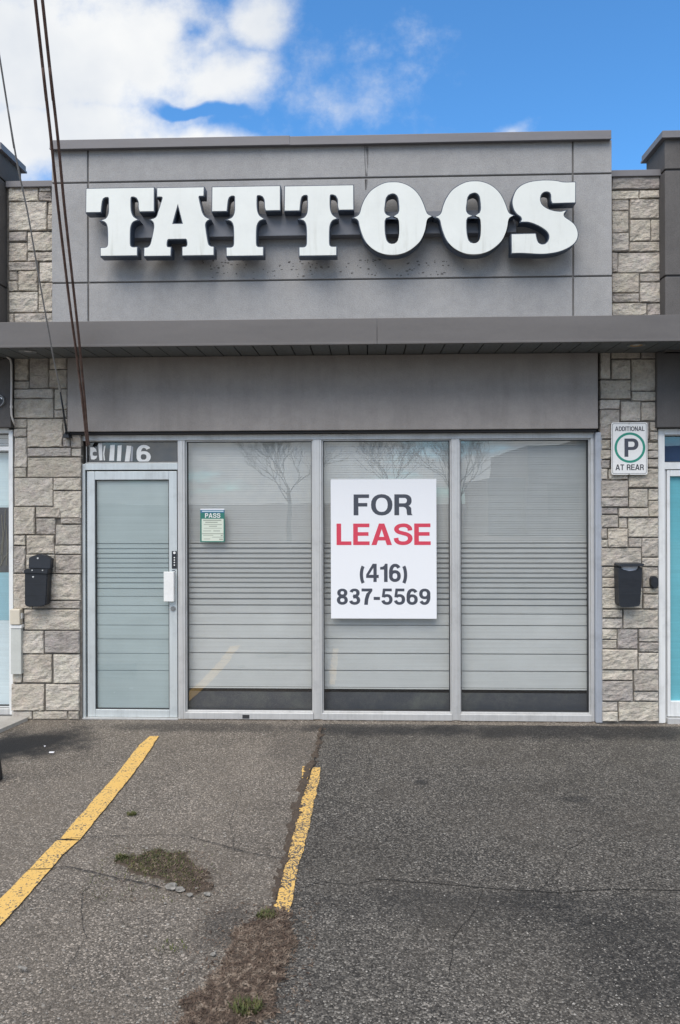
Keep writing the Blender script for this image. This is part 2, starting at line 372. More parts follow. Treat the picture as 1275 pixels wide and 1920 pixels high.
def sign_white(t, b):
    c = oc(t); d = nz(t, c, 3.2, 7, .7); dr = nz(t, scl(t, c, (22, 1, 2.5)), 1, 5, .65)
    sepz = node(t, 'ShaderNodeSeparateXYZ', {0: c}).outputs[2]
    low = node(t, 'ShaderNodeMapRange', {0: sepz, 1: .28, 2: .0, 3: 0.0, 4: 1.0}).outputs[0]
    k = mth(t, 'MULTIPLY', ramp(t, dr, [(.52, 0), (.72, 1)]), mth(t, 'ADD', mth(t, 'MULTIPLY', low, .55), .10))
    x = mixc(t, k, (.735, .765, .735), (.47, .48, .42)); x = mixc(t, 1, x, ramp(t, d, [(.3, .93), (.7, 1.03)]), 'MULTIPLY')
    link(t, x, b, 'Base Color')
M['sign_white'] = mat('sign_white', sign_white, rough=.32)
M['sign_navy'] = mat('sign_navy', painted((.055, .075, .11)), spec=.4)
M['raceway'] = mat('raceway', painted((.19, .20, .225)), spec=.3)
M['board'] = mat('board', base=(.83, .85, .88), rough=.45)
M['ink'] = mat('ink', base=(.060, .068, .090), rough=.5)
M['ink_red'] = mat('ink_red', base=(.66, .055, .10), rough=.5)
M['ink_dark'] = mat('ink_dark', base=(.045, .05, .06), rough=.5)
M['white'] = mat('white', painted((.80, .81, .80), .05), spec=.4)
M['green'] = mat('green', base=(.02, .26, .19), rough=.5); M['pass_green'] = mat('pass_green', base=(.03, .19, .15), rough=.4)
M['pass_blue'] = mat('pass_blue', base=(.06, .17, .30), rough=.4); M['pass_paper'] = mat('pass_paper', base=(.66, .72, .62), rough=.5)
M['pass_grey'] = mat('pass_grey', base=(.30, .33, .28), rough=.5)
M['black'] = mat('black', painted((.016, .020, .027), .25), spec=.5)
M['black_lid'] = mat('black_lid', painted((.022, .027, .036), .2), spec=.5)
M['screw'] = mat('screw', base=(.75, .76, .76), rough=.35, metal=.6)
M['beige'] = mat('beige', painted((.62, .57, .47), .06), spec=.4)
M['cover'] = mat('cover', painted((.52, .54, .51), .08), spec=.4)
M['pipe'] = mat('pipe', painted((.60, .58, .55), .1), spec=.4)
M['steel'] = mat('steel', base=(.35, .36, .37), rough=.35, metal=.8)
M['amber'] = mat('amber', base=(.62, .36, .10), rough=.3, metal=.7)  # warm glint of the right soffit light put into the reflector colour
M['grey_trim'] = mat('grey_trim', base=(.22, .23, .235), rough=.5)
def rust(t, b):
    c = oc(t); d = nz(t, scl(t, c, (1, 1, 1)), 9, 6, .7)
    link(t, ramp(t, d, [(.3, (.060, .042, .036)), (.5, (.115, .065, .05)), (.7, (.19, .14, .125))]), b, 'Base Color')
M['rust'] = mat('rust', rust, rough=.75)
M['wire'] = mat('wire', painted((.27, .265, .26), .25), spec=.4)
M['rubber'] = mat('rubber', base=(.018, .018, .02), rough=.6)
M['paper'] = mat('paper', base=(.80, .81, .85), rough=.7)

def asphalt(name, lo, hi, brown, stones=.16, contrast=1.0, stains_shade=()):
    def bld(t, b):
        c = oc(t)
        vo = node(t, 'ShaderNodeTexVoronoi', {'Vector': c, 'Scale': 135.0, 'Randomness': 1.0})
        vb = node(t, 'ShaderNodeTexVoronoi', {'Vector': c, 'Scale': 46.0, 'Randomness': 1.0})
        rs = node(t, 'ShaderNodeSeparateColor', {0: vo.outputs['Color']}).outputs
        rb = node(t, 'ShaderNodeSeparateColor', {0: vb.outputs['Color']}).outputs
        big = nz(t, c, .55, 6, .62); mid = nz(t, c, 3.2, 6, .65); fine = nz(t, c, 420, 2)
        agg = ramp(t, rs[0], [(0, lo), (.55, tuple(.5*(a+q) for a, q in zip(lo, hi))), (.85, hi), (1, tuple(q*1.9 for q in hi))])
        edge = ramp(t, vo.outputs['Distance'], [(.0, 1.1), (.55, .95), (.8, .55)])
        x = mixc(t, 1, agg, edge, 'MULTIPLY')
        chip = mth(t, 'MULTIPLY', mth(t, 'GREATER_THAN', rb[1], .955), mth(t, 'LESS_THAN', vb.outputs['Distance'], .36))
        x = mixc(t, mth(t, 'MULTIPLY', chip, .8), x, mixc(t, rb[2], (.20, .19, .17), (.42, .40, .36)))
        x = mixc(t, 1, x, ramp(t, big, [(.28, 1-.34*contrast), (.5, 1.0), (.75, 1+.22*contrast)]), 'MULTIPLY')
        x = mixc(t, 1, x, ramp(t, mid, [(.25, 1-.25*contrast), (.5, 1.0), (.8, 1.14)]), 'MULTIPLY')
        x = mixc(t, ramp(t, nz(t, c, 1.3, 5), [(.4, 0), (.75, .45)]), x, brown)
        for (sx, sy, rx, ry, k) in stains_shade:
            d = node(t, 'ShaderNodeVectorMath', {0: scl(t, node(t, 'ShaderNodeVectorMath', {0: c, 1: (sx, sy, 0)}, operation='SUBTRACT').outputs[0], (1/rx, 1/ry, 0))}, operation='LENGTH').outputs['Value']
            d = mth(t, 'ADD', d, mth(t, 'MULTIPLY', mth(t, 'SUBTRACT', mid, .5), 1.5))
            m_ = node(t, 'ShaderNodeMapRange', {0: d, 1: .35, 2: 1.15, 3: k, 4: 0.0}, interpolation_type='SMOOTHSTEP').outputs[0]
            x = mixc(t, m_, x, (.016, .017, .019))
        link(t, x, b, 'Base Color')
        h = mth(t, 'ADD', mth(t, 'MULTIPLY', vo.outputs['Distance'], -.6), mth(t, 'MULTIPLY', fine, .25))
        n1 = bump(t, b, h, .9, .007); n2 = bump(t, b, nz(t, c, 24, 4), .4, .012, n1)
    return mat(name, bld, rough=.88, spec=.3)
st1 = [(*gp(62, 1392), .55, .40, .95), (*gp(-60, 1410), .6, .4, .9), (*gp(660, 1366), .5, .12, .6), (*gp(400, 1364), 1.2, .16, .5), (*gp(560, 1400), .35, .5, .3), (*gp(430, 1740), .16, .22, .5)]  # painted: car-shadow smear at left, shade along the facade base; then stains
st2 = [(*gp(1050, 1372), 1.5, .26, .72), (*gp(720, 1370), .9, .18, .68), (*gp(1200, 1800), .55, .45, .38), (*gp(880, 1700), .8, .2, .25), (*gp(1080, 1500), .12, .07, .5),  # first two paint the shade at the facade base, the others are stains
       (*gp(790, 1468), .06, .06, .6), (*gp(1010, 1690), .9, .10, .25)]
M['asphalt'] = asphalt('asphalt', (.100, .089, .076), (.265, .235, .202), (.195, .168, .137), contrast=.6, stains_shade=st1)
M['asphalt_new'] = asphalt('asphalt_new', (.026, .025, .024), (.165, .154, .138), (.098, .088, .075), contrast=1.0, stains_shade=st2)
def yellow(t, b, wear=.66):
    c = oc(t); d = nz(t, c, 60, 5, .7); e = nz(t, c, 7, 5, .65)
    vo = node(t, 'ShaderNodeTexVoronoi', {'Vector': c, 'Scale': 105.0}).outputs['Distance']
    w = mth(t, 'ADD', mth(t, 'ADD', mth(t, 'MULTIPLY', d, .5), mth(t, 'MULTIPLY', e, .35)), mth(t, 'MULTIPLY', vo, .35))
    f = ramp(t, w, [(wear-.04, 0), (wear+.04, 1)])
    col = mixc(t, e, (.66, .40, .10), (.74, .50, .17))
    link(t, mixc(t, f, col, (.11, .095, .08)), b, 'Base Color')
    bump(t, b, vo, -.5, .004)
M['yellow'] = mat('yellow', lambda t, b: yellow(t, b, .70), rough=.75); M['yellow_worn'] = mat('yellow_worn', lambda t, b: yellow(t, b, .63), rough=.75)
def dirt(t, b):
    c = oc(t); d = nz(t, c, 40, 6, .7); e = nz(t, c, 8, 4)
    link(t, mixc(t, e, ramp(t, d, [(.3, (.03, .022, .016)), (.6, (.10, .075, .055)), (.8, (.17, .13, .10))]), (.075, .058, .045)), b, 'Base Color')
    bump(t, b, d, .9, .01)
M['dirt'] = mat('dirt', dirt, rough=.95)
def scrap(lo, mid_, hi):
    def bld(t, b):
        r_ = nz(t, oc(t), 35, 2, .5)
        link(t, ramp(t, r_, [(.3, lo), (.5, mid_), (.7, hi)]), b, 'Base Color')
    return bld
M['litter'] = mat('litter', scrap((.045, .028, .02), (.12, .085, .062), (.25, .20, .155)), rough=.9)
M['grass'] = mat('grass', scrap((.035, .05, .012), (.07, .085, .022), (.13, .115, .045)), rough=.8)
M['chip'] = mat('chip', scrap((.12, .115, .105), (.22, .21, .19), (.38, .36, .33)), rough=.9)
M['crack'] = mat('crack', base=(.018, .017, .016), rough=1)
def concrete(t, b):
    c = oc(t); d = nz(t, c, 6, 7, .65); g = nz(t, c, 150, 3)
    x = mixc(t, 1, ramp(t, d, [(.3, (.30, .285, .26)), (.7, (.43, .415, .385))]), ramp(t, g, [(.3, .88), (.7, 1.06)]), 'MULTIPLY')
    link(t, x, b, 'Base Color'); bump(t, b, g, .3, .002)
M['concrete'] = mat('concrete', concrete, rough=.9)
M['threshold'] = mat('threshold', painted((.10, .10, .095), .3))
M['bark'] = mat('bark', scrap((.05, .042, .035), (.08, .068, .058), (.11, .095, .08)), rough=.9)
M['far_wall'] = stucco('far_wall', (.22, .19, .17), .2); M['far_window'] = mat('far_window', base=(.03, .035, .04), rough=.15)

# ------------------------------------------------------------------ ground
def sheet(name, pts, z, m, parent=None, **k):
    bm = bmesh.new(); bm.faces.new([bm.verts.new((x, y, z)) for x, y in pts]); return obj(name, bm, m, parent, **k)
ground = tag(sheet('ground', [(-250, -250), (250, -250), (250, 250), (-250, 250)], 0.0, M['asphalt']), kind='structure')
def ragged(pts, amp, step=.05, seed=0):
    "close polygon outline resampled with an uneven edge"
    out = []; n = len(pts)
    for i in range(n):
        a, b = Vector(pts[i]), Vector(pts[(i+1) % n]); L = (b-a).length; k = max(1, int(L/step)); nrm = Vector((-(b-a).y, (b-a).x))/max(L, 1e-6)
        for j in range(k):
            p = a.lerp(b, j/k); q = mnoise.noise(Vector((p.x*9+seed, p.y*9, 3.1))) + .6*mnoise.noise(Vector((p.x*31, p.y*31+seed, 7.7)))
            out.append(tuple(p + nrm*amp*q))
    return out
seam = [(606, 1358), (604, 1375), (598, 1405), (588, 1440), (574, 1490), (556, 1560), (541, 1630), (527, 1700), (510, 1760), (470, 1860), (440, 1925)]
sm = [gp(*p) for p in seam]
xl, yl = sm[-1]; sm.append((xl - .5, -12.0))
pave = ragged([(12, sm[0][1]-0.0), *sm, (12, -12)][::1], .012, .06, 2)
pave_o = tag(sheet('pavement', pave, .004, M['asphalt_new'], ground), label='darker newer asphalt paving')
# painted bay lines
def band(name, quads, z, m, amp, parent, seed):
    L = [gp(*a) for a, b in quads]; Rr = [gp(*b) for a, b in quads]
    return sheet(name, ragged(L + Rr[::-1], amp, .012, seed), z, m, parent)
band('bay_line', [((281, 1382), (298, 1382)), ((262, 1398), (287, 1399)), ((241, 1424), (269, 1426)), ((219, 1453), (248, 1455)), ((191, 1484), (223, 1486)), ((160, 1520), (193, 1523)), ((132, 1552), (167, 1556)), ((113, 1575), (150, 1577))], .0085, M['yellow'], .0045, ground, 1)
band('bay_line', [((107, 1578.5), (148, 1578.5)), ((80, 1605), (117, 1606)), ((57, 1630), (95, 1632)), ((29, 1659), (66, 1665)), ((1, 1687), (34, 1702)), ((-40, 1728), (-8, 1748))], .0085, M['yellow'], .0045, ground, 2)
band('bay_line', [((567, 1439), (583, 1438)), ((566, 1455), (578, 1458)), ((565, 1466), (575, 1466))], .0085, M['yellow'], .006, ground, 3)
band('bay_line', [((585, 1441), (601, 1441)), ((580, 1462), (599, 1462)), ((568, 1490), (593, 1490)), ((560, 1520), (586, 1520)), ((551, 1560), (578, 1560)), ((540, 1605), (566, 1606)), ((531, 1640), (556, 1642)), ((519, 1690), (547, 1694)), ((511, 1710), (542, 1716))], .0085, M['yellow_worn'], .007, ground, 4)
def crack(px, w, z=.0065, seed=0):
    pts = [Vector(gp(*p)) for p in px]; L, Rr = [], []
    fine = []
    for a, b in zip(pts, pts[1:]):
        n = max(2, int((b-a).length/.03))
        fine += [a.lerp(b, j/n) for j in range(n)]
    fine.append(pts[-1])
    for i, p in enumerate(fine):
        t = (fine[min(i+1, len(fine)-1)] - fine[max(i-1, 0)]).normalized(); nrm = Vector((-t.y, t.x))
        o_ = nrm*(.014*mnoise.noise(Vector((p.x*14, p.y*14, seed)))); ww = w*(.35 + .9*abs(mnoise.noise(Vector((p.x*20+5, p.y*20, seed)))))
        if i in (0, len(fine)-1): ww *= .2
        L.append(tuple(p + o_ + nrm*ww)); Rr.append(tuple(p + o_ - nrm*ww))
    sheet('crack', L + Rr[::-1], z, M['crack'], ground)
crack([(40, 1636), (75, 1632), (130, 1629), (180, 1640), (250, 1655), (305, 1667)], .006, .0095, 1)
crack([(92, 1580), (130, 1575), (200, 1570), (300, 1568), (352, 1569)], .0035, .0095, 2)
crack([(352, 1570), (395, 1582), (440, 1595), (500, 1608), (560, 1612)], .0045, .0095, 3)
crack([(700, 1650), (830, 1660), (900, 1666), (1050, 1676), (1150, 1669), (1290, 1672)], .006, .0065, 4)
crack([(420, 1592), (470, 1590), (515, 1600)], .002, .0065, 5)
crack([(604, 1366), (598, 1400), (588, 1436), (574, 1470)], .010, .0096, 6)
crack([(572, 1475), (560, 1530), (545, 1590), (530, 1650), (518, 1690)], .009, .0072, 7)

crack([(1010, 1674), (1040, 1640), (1062, 1600), (1100, 1572)], .0022, .0065, 8)
crack([(700, 1650), (660, 1662), (610, 1655), (556, 1668)], .003, .0065, 9)
crack([(905, 1666), (890, 1710), (850, 1760), (842, 1830)], .0022, .0065, 10)
crack([(180, 1640), (150, 1690), (160, 1760), (120, 1830)], .0022, .0065, 11)
crack([(440, 1596), (430, 1540), (452, 1480)], .0016, .0065, 12)
# loose bits: leaf litter, moss, gravel (nobody could count them)
def inside(p, poly):
    r = False; n = len(poly); j = n-1
    for i in range(n):
        (xi, yi), (xj, yj) = poly[i], poly[j]
        if (yi > p[1]) != (yj > p[1]) and p[0] < (xj-xi)*(p[1]-yi)/(yj-yi)+xi: r = not r
        j = i
    return r
def edge_dist(p, poly):
    best = 9
    for i in range(len(poly)):
        a, b = Vector(poly[i]), Vector(poly[(i+1) % len(poly)]); q = Vector(p); ab = b-a
        t = max(0, min(1, (q-a).dot(ab)/max(ab.length_squared, 1e-9))); best = min(best, (q-(a+ab*t)).length)
    return best
def soil(name, pxpoly, zt, m, res, seed, label, cat=None, parent=None, na=1.0):
    poly = [gp(*p) for p in pxpoly]
    x0, x1 = min(p[0] for p in poly)-.08, max(p[0] for p in poly)+.08; y0, y1 = min(p[1] for p in poly)-.08, max(p[1] for p in poly)+.08
    bm = bmesh.new(); nx, ny = int((x1-x0)/res)+1, int((y1-y0)/res)+1; g = {}
    def hgt(x, y):
        e = edge_dist((x, y), poly)*(1 if inside((x, y), poly) else -1)
        e += na*.055*mnoise.noise(Vector((x*11+seed, y*11, 1))) + na*.035*mnoise.noise(Vector((x*40, y*40+seed, 1)))
        if e < 0: return -.01
        return .0105 + min(1, e/(.10*na))*zt*(.6+.8*abs(mnoise.noise(Vector((x*25, y*25, seed)))))
    for i in range(nx+1):
        for j in range(ny+1):
            x, y = x0+i*res, y0+j*res; g[i, j] = bm.verts.new((x, y, hgt(x, y)))
    for i in range(nx):
        for j in range(ny):
            q = (g[i, j], g[i+1, j], g[i+1, j+1], g[i, j+1])
            if max(k.co.z for k in q) > 0: bm.faces.new(q)
    for k in [k for k in bm.verts if not k.link_faces]: bm.verts.remove(k)
    o = tag(obj(name, bm, m, parent, smooth=True), label, cat, kind='stuff')
    return poly, hgt, (x0, x1, y0, y1)
def scatter(name, area, m, n, size, up, seed, label, cat, dens=None):
    poly, hgt, (x0, x1, y0, y1) = area; rd = random.Random(seed); bm = bmesh.new(); k = 0; tries = 0
    while k < n and tries < n*12:
        tries += 1
        x, y = rd.uniform(x0, x1), rd.uniform(y0, y1); z = hgt(x, y)
        if z < 0 and rd.random() > .07: continue
        if dens and rd.random() > dens(x, y): continue
        z = max(z, .0045); k += 1
        L = rd.uniform(*size); w = L*rd.uniform(.10, .34); a = rd.uniform(0, 6.28); t = rd.uniform(*up)
        d = Vector((math.cos(a)*math.cos(t), math.sin(a)*math.cos(t), math.sin(t))); s = Vector((-math.sin(a), math.cos(a), rd.uniform(-.4, .4)))*w
        p = Vector((x, y, z+.0005)); mid_ = p + d*L*.5 + Vector((0, 0, rd.uniform(0, .2)*L)); tip = p + d*L
        q = [bm.verts.new(v_) for v_ in (p - s*.3, mid_ - s*.5, tip, mid_ + s*.5, p + s*.3)]
        bm.faces.new(q)
    return tag(obj(name, bm, m), label, cat, kind='stuff')
ar = soil('dirt_patch', [(496, 1712), (548, 1716), (560, 1750), (545, 1800), (528, 1850), (520, 1925), (340, 1930), (350, 1880), (400, 1830), (430, 1770), (460, 1730)], .009, M['dirt'], .014, 3, None, parent=ground)
scatter('leaf_litter', ar, M['litter'], 6500, (.005, .026), (-.1, .28), 5, 'brown shredded leaf litter heaped along the asphalt seam', 'leaf litter')
asm = soil('dirt_patch', [(599, 1366), (606, 1366), (598, 1410), (590, 1437), (576, 1462), (574, 1480), (566, 1508), (556, 1545), (546, 1590), (536, 1630), (524, 1680), (516, 1712), (504, 1712), (514, 1670), (526, 1622), (538, 1570), (550, 1520), (562, 1476), (570, 1440), (588, 1412)], .004, M['dirt'], .008, 4, None, parent=ground, na=.6)
scatter('seam_debris', asm, M['litter'], 1100, (.004, .014), (-.1, .3), 15, 'dark crumbled seam debris along the short yellow line', 'debris')
am = soil('dirt_patch', [(222, 1612), (262, 1606), (300, 1600), (340, 1603), (370, 1622), (400, 1645), (395, 1664), (365, 1678), (335, 1668), (300, 1652), (262, 1640), (225, 1622)], .008, M['dirt'], .014, 9, None, parent=ground)
scatter('dead_leaves', am, M['litter'], 2600, (.005, .020), (0, .7), 6, 'brown dead leaves over the moss patch in the asphalt', 'dead leaves')
gx = gp(330, 1630)[0]
scatter('moss', am, M['grass'], 2600, (.006, .016), (.2, 1.2), 7, 'low green moss and grass growing in broken asphalt', 'moss', lambda x, y: max(.03, min(1, .62 - (x-gx)*3.2 + .5*mnoise.noise(Vector((x*22, y*22, 2))))) )
def tuft(px, py, r, n, h, seed, label):
    cx, cy = gp(px, py); rd = random.Random(seed); bm = bmesh.new()
    for i in range(n):
        a = rd.uniform(0, 6.28); q = r*math.sqrt(rd.random()); x, y = cx+q*math.cos(a), cy+q*math.sin(a)*.7
        L = h*rd.uniform(.4, 1); b = rd.uniform(0, 6.28); le = rd.uniform(.2, .8); w = .0022
        p = Vector((x, y, .006)); d = Vector((math.cos(b)*le, math.sin(b)*le, 1)).normalized(); s = Vector((-math.sin(b), math.cos(b), 0))*w
        v_ = [bm.verts.new(k) for k in (p-s, p+d*L*.6-s, p+d*L+Vector((math.cos(b), math.sin(b), -.3))*L*.2, p+d*L*.6+s, p+s)]
        bm.faces.new(v_)
    return tag(obj('grass_tuft', bm, M['grass']), label, 'grass', kind='stuff')
tuft(462, 1900, .055, 220, .05, 1, 'green grass tuft at the bottom of the leaf litter')
tuft(500, 1722, .05, 140, .035, 2, 'thin grass tuft at the near end of the short yellow line')
tuft(247, 1529, .03, 160, .02, 3, 'small dark weed between the two yellow lines')
tuft(228, 1612, .035, 120, .03, 4, 'grass tuft at the left tip of the moss patch')
tuft(322, 1778, .07, 60, .014, 5, 'sparse weeds on the stained asphalt below the moss')
rd = random.Random(11); bm = bmesh.new()
for i in range(4200):
    px, py = rd.uniform(-40, 1320), 1370 + 560*math.sqrt(rd.random())
    if px < 560 and rd.random() < .45: continue
    x, y = gp(px, py); r = .0018 + .0042*rd.random()**3; z = .005 + r*.3
    vs = [bm.verts.new((x + r*a*rd.uniform(.7, 1.3), y + r*b*rd.uniform(.7, 1.3), z + r*c*.8)) for a, b, c in ((1,0,0),(0,1,0),(-1,0,0),(0,-1,0),(0,0,1))]
    for q in ((0,1,4),(1,2,4),(2,3,4),(3,0,4)): bm.faces.new([vs[k] for k in q])
tag(obj('loose_gravel', bm, M['chip']), 'fine pale grit lying loose on the asphalt', 'gravel', kind='stuff')
def lump(name, px, py, r, m, label, cat, group, seed, flat=.6):
    cx, cy = gp(px, py); bm = bmesh.new(); bmesh.ops.create_icosphere(bm, subdivisions=2, radius=1)
    for q in bm.verts:
        n_ = 1 + .45*mnoise.noise(q.co*1.3 + Vector((seed*7.1, 0, 0))) + .2*mnoise.noise(q.co*3.1 + Vector((0, seed*3.3, 0)))
        q.co = Vector((q.co.x*n_*r*1.3, q.co.y*n_*r, max(q.co.z*n_*r*flat, -r*.3))) + Vector((cx, cy, .008 + r*.3))
    return tag(obj(name, bm, m, origin=(cx, cy, 0)), label, cat, group)
for i, (px, py, r, lb) in enumerate([(322, 1668, .024, 'largest pale asphalt chunk below the moss patch'), (338, 1672, .018, 'pale asphalt chunk second largest below the moss patch'), (356, 1682, .012, 'pale asphalt crumb below the right end of the moss'),
        (388, 1681, .013, 'rightmost pale asphalt crumb by the moss patch'), (368, 1670, .009, 'small white stone on brown edge of the moss patch'), (400, 1794, .010, 'white pebble left of the leaf litter'), (432, 1884, .011, 'white pebble lying on the leaf litter')]):
    lump('asphalt_chunk', px, py, r, M['chip'], lb, 'stone', 'pale broken stones on the asphalt', i)
def scrapbit(px, py, w, d, a, label, m='paper'):
    cx, cy = gp(px, py); bm = bmesh.new(); bx(bm, -w, w, -d, d, 0, .006, .002)
    for q in bm.verts: q.co.z += .01*(q.co.x/w)**2 + .009
    bmesh.ops.rotate(bm, verts=bm.verts, cent=(0, 0, 0), matrix=Matrix.Rotation(a, 3, 'Z'))
    bmesh.ops.translate(bm, verts=bm.verts, vec=(cx, cy, 0))
    tag(obj('paper_scrap', bm, M[m], origin=(cx, cy, 0)), label, 'litter', 'paper scraps on the asphalt')
scrapbit(97, 1415.5, .018, .010, .1, 'bright white paper scrap left of the long yellow line near the building')
scrapbit(42, 1824, .022, .006, -.3, 'thin pale scrap at the lower left of the lot', 'chip')
scrapbit(84, 1403, .006, .005, .3, 'tiny pale scrap beside the bright white paper scrap')
cx, cy = gp(-30, 1474)  # made-up block standing in for an unidentified dark sliver
bm = bmesh.new(); prism(bm, [(0, 0), (0, .13), (.02, .15), (.10, .15), (.13, .02), (.13, 0)], 0, .12)
for q in bm.verts: q.co = Vector((gp(3, 1474)[0] - .505 + (q.co.y/.12)*.45, cy + q.co.x, q.co.z))
tag(obj('edge_block', bm, M['rubber'], origin=(cx, cy, 0)), 'black block at the left edge, added for an unidentified dark sliver', 'block')
# concrete pad of the unit on the left
pad = [gp(0, 1349), gp(40, 1349), gp(52, 1351.5), gp(24, 1364), gp(-6, 1377), gp(-120, 1425), (-6.0, gp(-120, 1425)[1]), (-6.0, gp(0, 1349)[1])]
bm = bmesh.new(); top = [bm.verts.new((x, y, .03)) for x, y in pad]; bot = [bm.verts.new((x, y, .0)) for x, y in pad]
bm.faces.new(top)
for i in range(len(pad)): bm.faces.new((top[i], bot[i], bot[(i+1) % len(pad)], top[(i+1) % len(pad)]))
tag(obj('sidewalk', bm, M['concrete']), kind='structure')

# ------------------------------------------------------------------ the shop building
LX, RX = X(27, 900, -.04), X(1236, 900, -.04)           # party lines
YF = -.58                                               # front of the fascia
ZS_F = Z(645, 637, YF)                                   # soffit height
ZF_T = Z(597, 637, YF)
shop = thing('shop_building', (0, 0, 0), 'grey stucco shop front with stone piers and aluminium windows in the middle', 'building')
left = thing('shop_building', (LX-1.2, 0, 0), 'darker shop unit cut off by the left edge of the picture', 'building')
right = thing('shop_building', (RX+.8, 0, 0), 'darker shop unit with turquoise door film cut off at right', 'building')
BACK = 7.0; ZR = Z(345, 637, 0)
box('wall', (LX, RX, .22, BACK, 0, ZR-.15), M['stucco_edge'], shop)
box('wall', (LX-6, LX, .22, BACK, 0, ZR-.15), M['stucco_edge'], left)
box('wall', (RX, RX+6, .22, BACK, 0, ZR-.15), M['stucco_edge'], right)

def stones(parent, lst, Yf, seed):
    rd = random.Random(seed)
    for (a, b, c, d) in lst:
        x0, x1, z0, z1 = rect(a, b, c, d, Yf)
        g = .0009; x0 += g; x1 -= g; z0 += g; z1 -= g; z0 = max(z0, .004)
        w, h = x1-x0, z1-z0; nx = max(4, min(10, int(w/.03)+3)); ny = max(4, min(10, int(h/.03)+3))
        US = [0, .006/w] + [(i-1)/(nx-2) for i in range(2, nx-1)] + [1-.006/w, 1]; VS = [0, .006/h] + [(j-1)/(ny-2) for j in range(2, ny-1)] + [1-.006/h, 1]
        pro = rd.uniform(.0, .014); sd_ = rd.uniform(0, 90); amp = .010 if min(w, h) > .07 else .006
        bm = bmesh.new(); G = {}
        tl = rd.uniform(-.008, .008); tw = rd.uniform(-.008, .008)
        for i in range(nx+1):
            for j in range(ny+1):
                fu, fv = US[i], VS[j]; edge = i in (0, nx) or j in (0, ny)
                q = mnoise.noise(Vector((fu*w*18+sd_, fv*h*22, sd_))) + .7*mnoise.noise(Vector((fu*w*55, fv*h*60+sd_, 3)))
                yy = Yf - pro + tl*(fu-.5) + tw*(fv-.5) + (.003 if edge else -.004 - amp*q)
                jx = 0 if 0 < i < nx else .0030*mnoise.noise(Vector((fv*h*30, sd_, i)))
                jz = 0 if 0 < j < ny else .0030*mnoise.noise(Vector((fu*w*30, sd_+9, j)))
                G[i, j] = bm.verts.new((x0+w*fu+jx, yy, z0+h*fv+jz))
        for i in range(nx):
            for j in range(ny): bm.faces.new((G[i, j], G[i+1, j], G[i+1, j+1], G[i, j+1]))
        rim = [(i, 0) for i in range(nx)] + [(nx, j) for j in range(ny)] + [(i, ny) for i in range(nx, 0, -1)] + [(0, j) for j in range(ny, 0, -1)]
        bk = [bm.verts.new((G[k].co.x, Yf+.045, G[k].co.z)) for k in rim]
        for i in range(len(rim)): bm.faces.new((G[rim[i]], bk[i], bk[(i+1) % len(rim)], G[rim[(i+1) % len(rim)]]))
        obj('stone', bm, M['stone'], parent)
YS = -.03
pier_l = box('stone_pier', (LX, X(152, 900, YS), YS+.009, .22, 0, ZS_F+.02), M['mortar'], shop)
stones(pier_l, [(27,668,53,713),(56,668,91,728),(93,668,126,692),(93,694,126,728),(27,715,55,729),(27,730,100,747),(27,748,100,784),(102,730,126,768),(102,769,126,784),
 (27,786,50,802),(27,804,50,819),(52,786,118,838),(119,786,126,819),(119,821,132,838),(133,815,152,839),(27,820,50,876),(52,840,133,856),(52,858,152,895),(134,841,152,856),(27,877,49,895),
 (27,896,99,949),(101,896,152,919),(101,921,152,971),(27,951,66,1002),(68,951,114,970),(115,972,152,982),(68,972,104,1002),(105,984,152,1021),(27,1004,48,1022),(50,1004,102,1038),(27,1024,48,1074),
 (103,1023,152,1039),(50,1040,103,1075),(104,1041,152,1075),(26,1076,60,1141),(92,1077,151,1125),(61,1077,90,1125),(61,1127,150,1141),(46,1143,150,1181),(26,1143,44,1181),
 (42,1183,82,1225),(84,1183,150,1224),(24,1183,40,1225),(43,1227,97,1280),(101,1227,150,1281),(24,1227,41,1280),(22,1283,83,1332),(86,1283,149,1332),(62,1334,126,1351),(128,1334,148,1351),(22,1334,60,1351)], YS, 21)
pier_r = box('stone_pier', (X(1128, 900, YS), RX, YS+.009, .22, 0, ZS_F+.02), M['mortar'], shop)
stones(pier_r, [(1125,658,1144,710),(1146,658,1200,672),(1202,658,1232,672),(1147,675,1182,711),(1184,674,1232,733),(1125,713,1182,748),(1184,735,1232,752),(1125,750,1162,767),(1164,753,1200,790),
 (1202,754,1232,789),(1125,769,1161,823),(1163,792,1217,823),(1219,791,1232,808),(1125,825,1145,842),(1126,844,1145,861),(1126,863,1143,878),(1127,879,1139,899),(1141,880,1177,899),(1147,825,1212,878),
 (1214,826,1233,828),(1219,810,1233,825),(1214,830,1234,844),(1214,845,1234,859),(1214,861,1234,876),(1178,879,1234,914),(1127,901,1177,932),(1127,933,1177,950),(1179,917,1214,951),(1216,917,1234,938),(1216,939,1234,969),
 (1127,952,1158,964),(1160,953,1215,969),(1127,966,1159,989),(1161,971,1176,990),(1178,971,1234,1007),(1127,991,1138,1010),(1140,991,1176,1026),(1127,1012,1139,1026),(1178,1009,1203,1026),(1204,1009,1234,1044),
 (1127,1028,1202,1061),(1204,1046,1234,1062),(1128,1063,1159,1082),(1129,1084,1159,1101),(1129,1103,1204,1141),(1161,1063,1203,1101),(1205,1064,1234,1101),(1206,1103,1234,1113),(1206,1115,1234,1141),
 (1129,1143,1166,1158),(1129,1160,1167,1178),(1169,1143,1234,1178),(1129,1180,1157,1198),(1158,1180,1195,1216),(1129,1200,1156,1216),(1198,1180,1234,1203),(1198,1205,1234,1222),(1197,1224,1234,1255),(1129,1218,1195,1255),
 (1129,1257,1186,1275),(1129,1277,1186,1314),(1189,1257,1234,1295),(1189,1297,1234,1314),(1129,1316,1158,1333),(1129,1334,1158,1352),(1160,1316,1235,1352)], YS, 33)
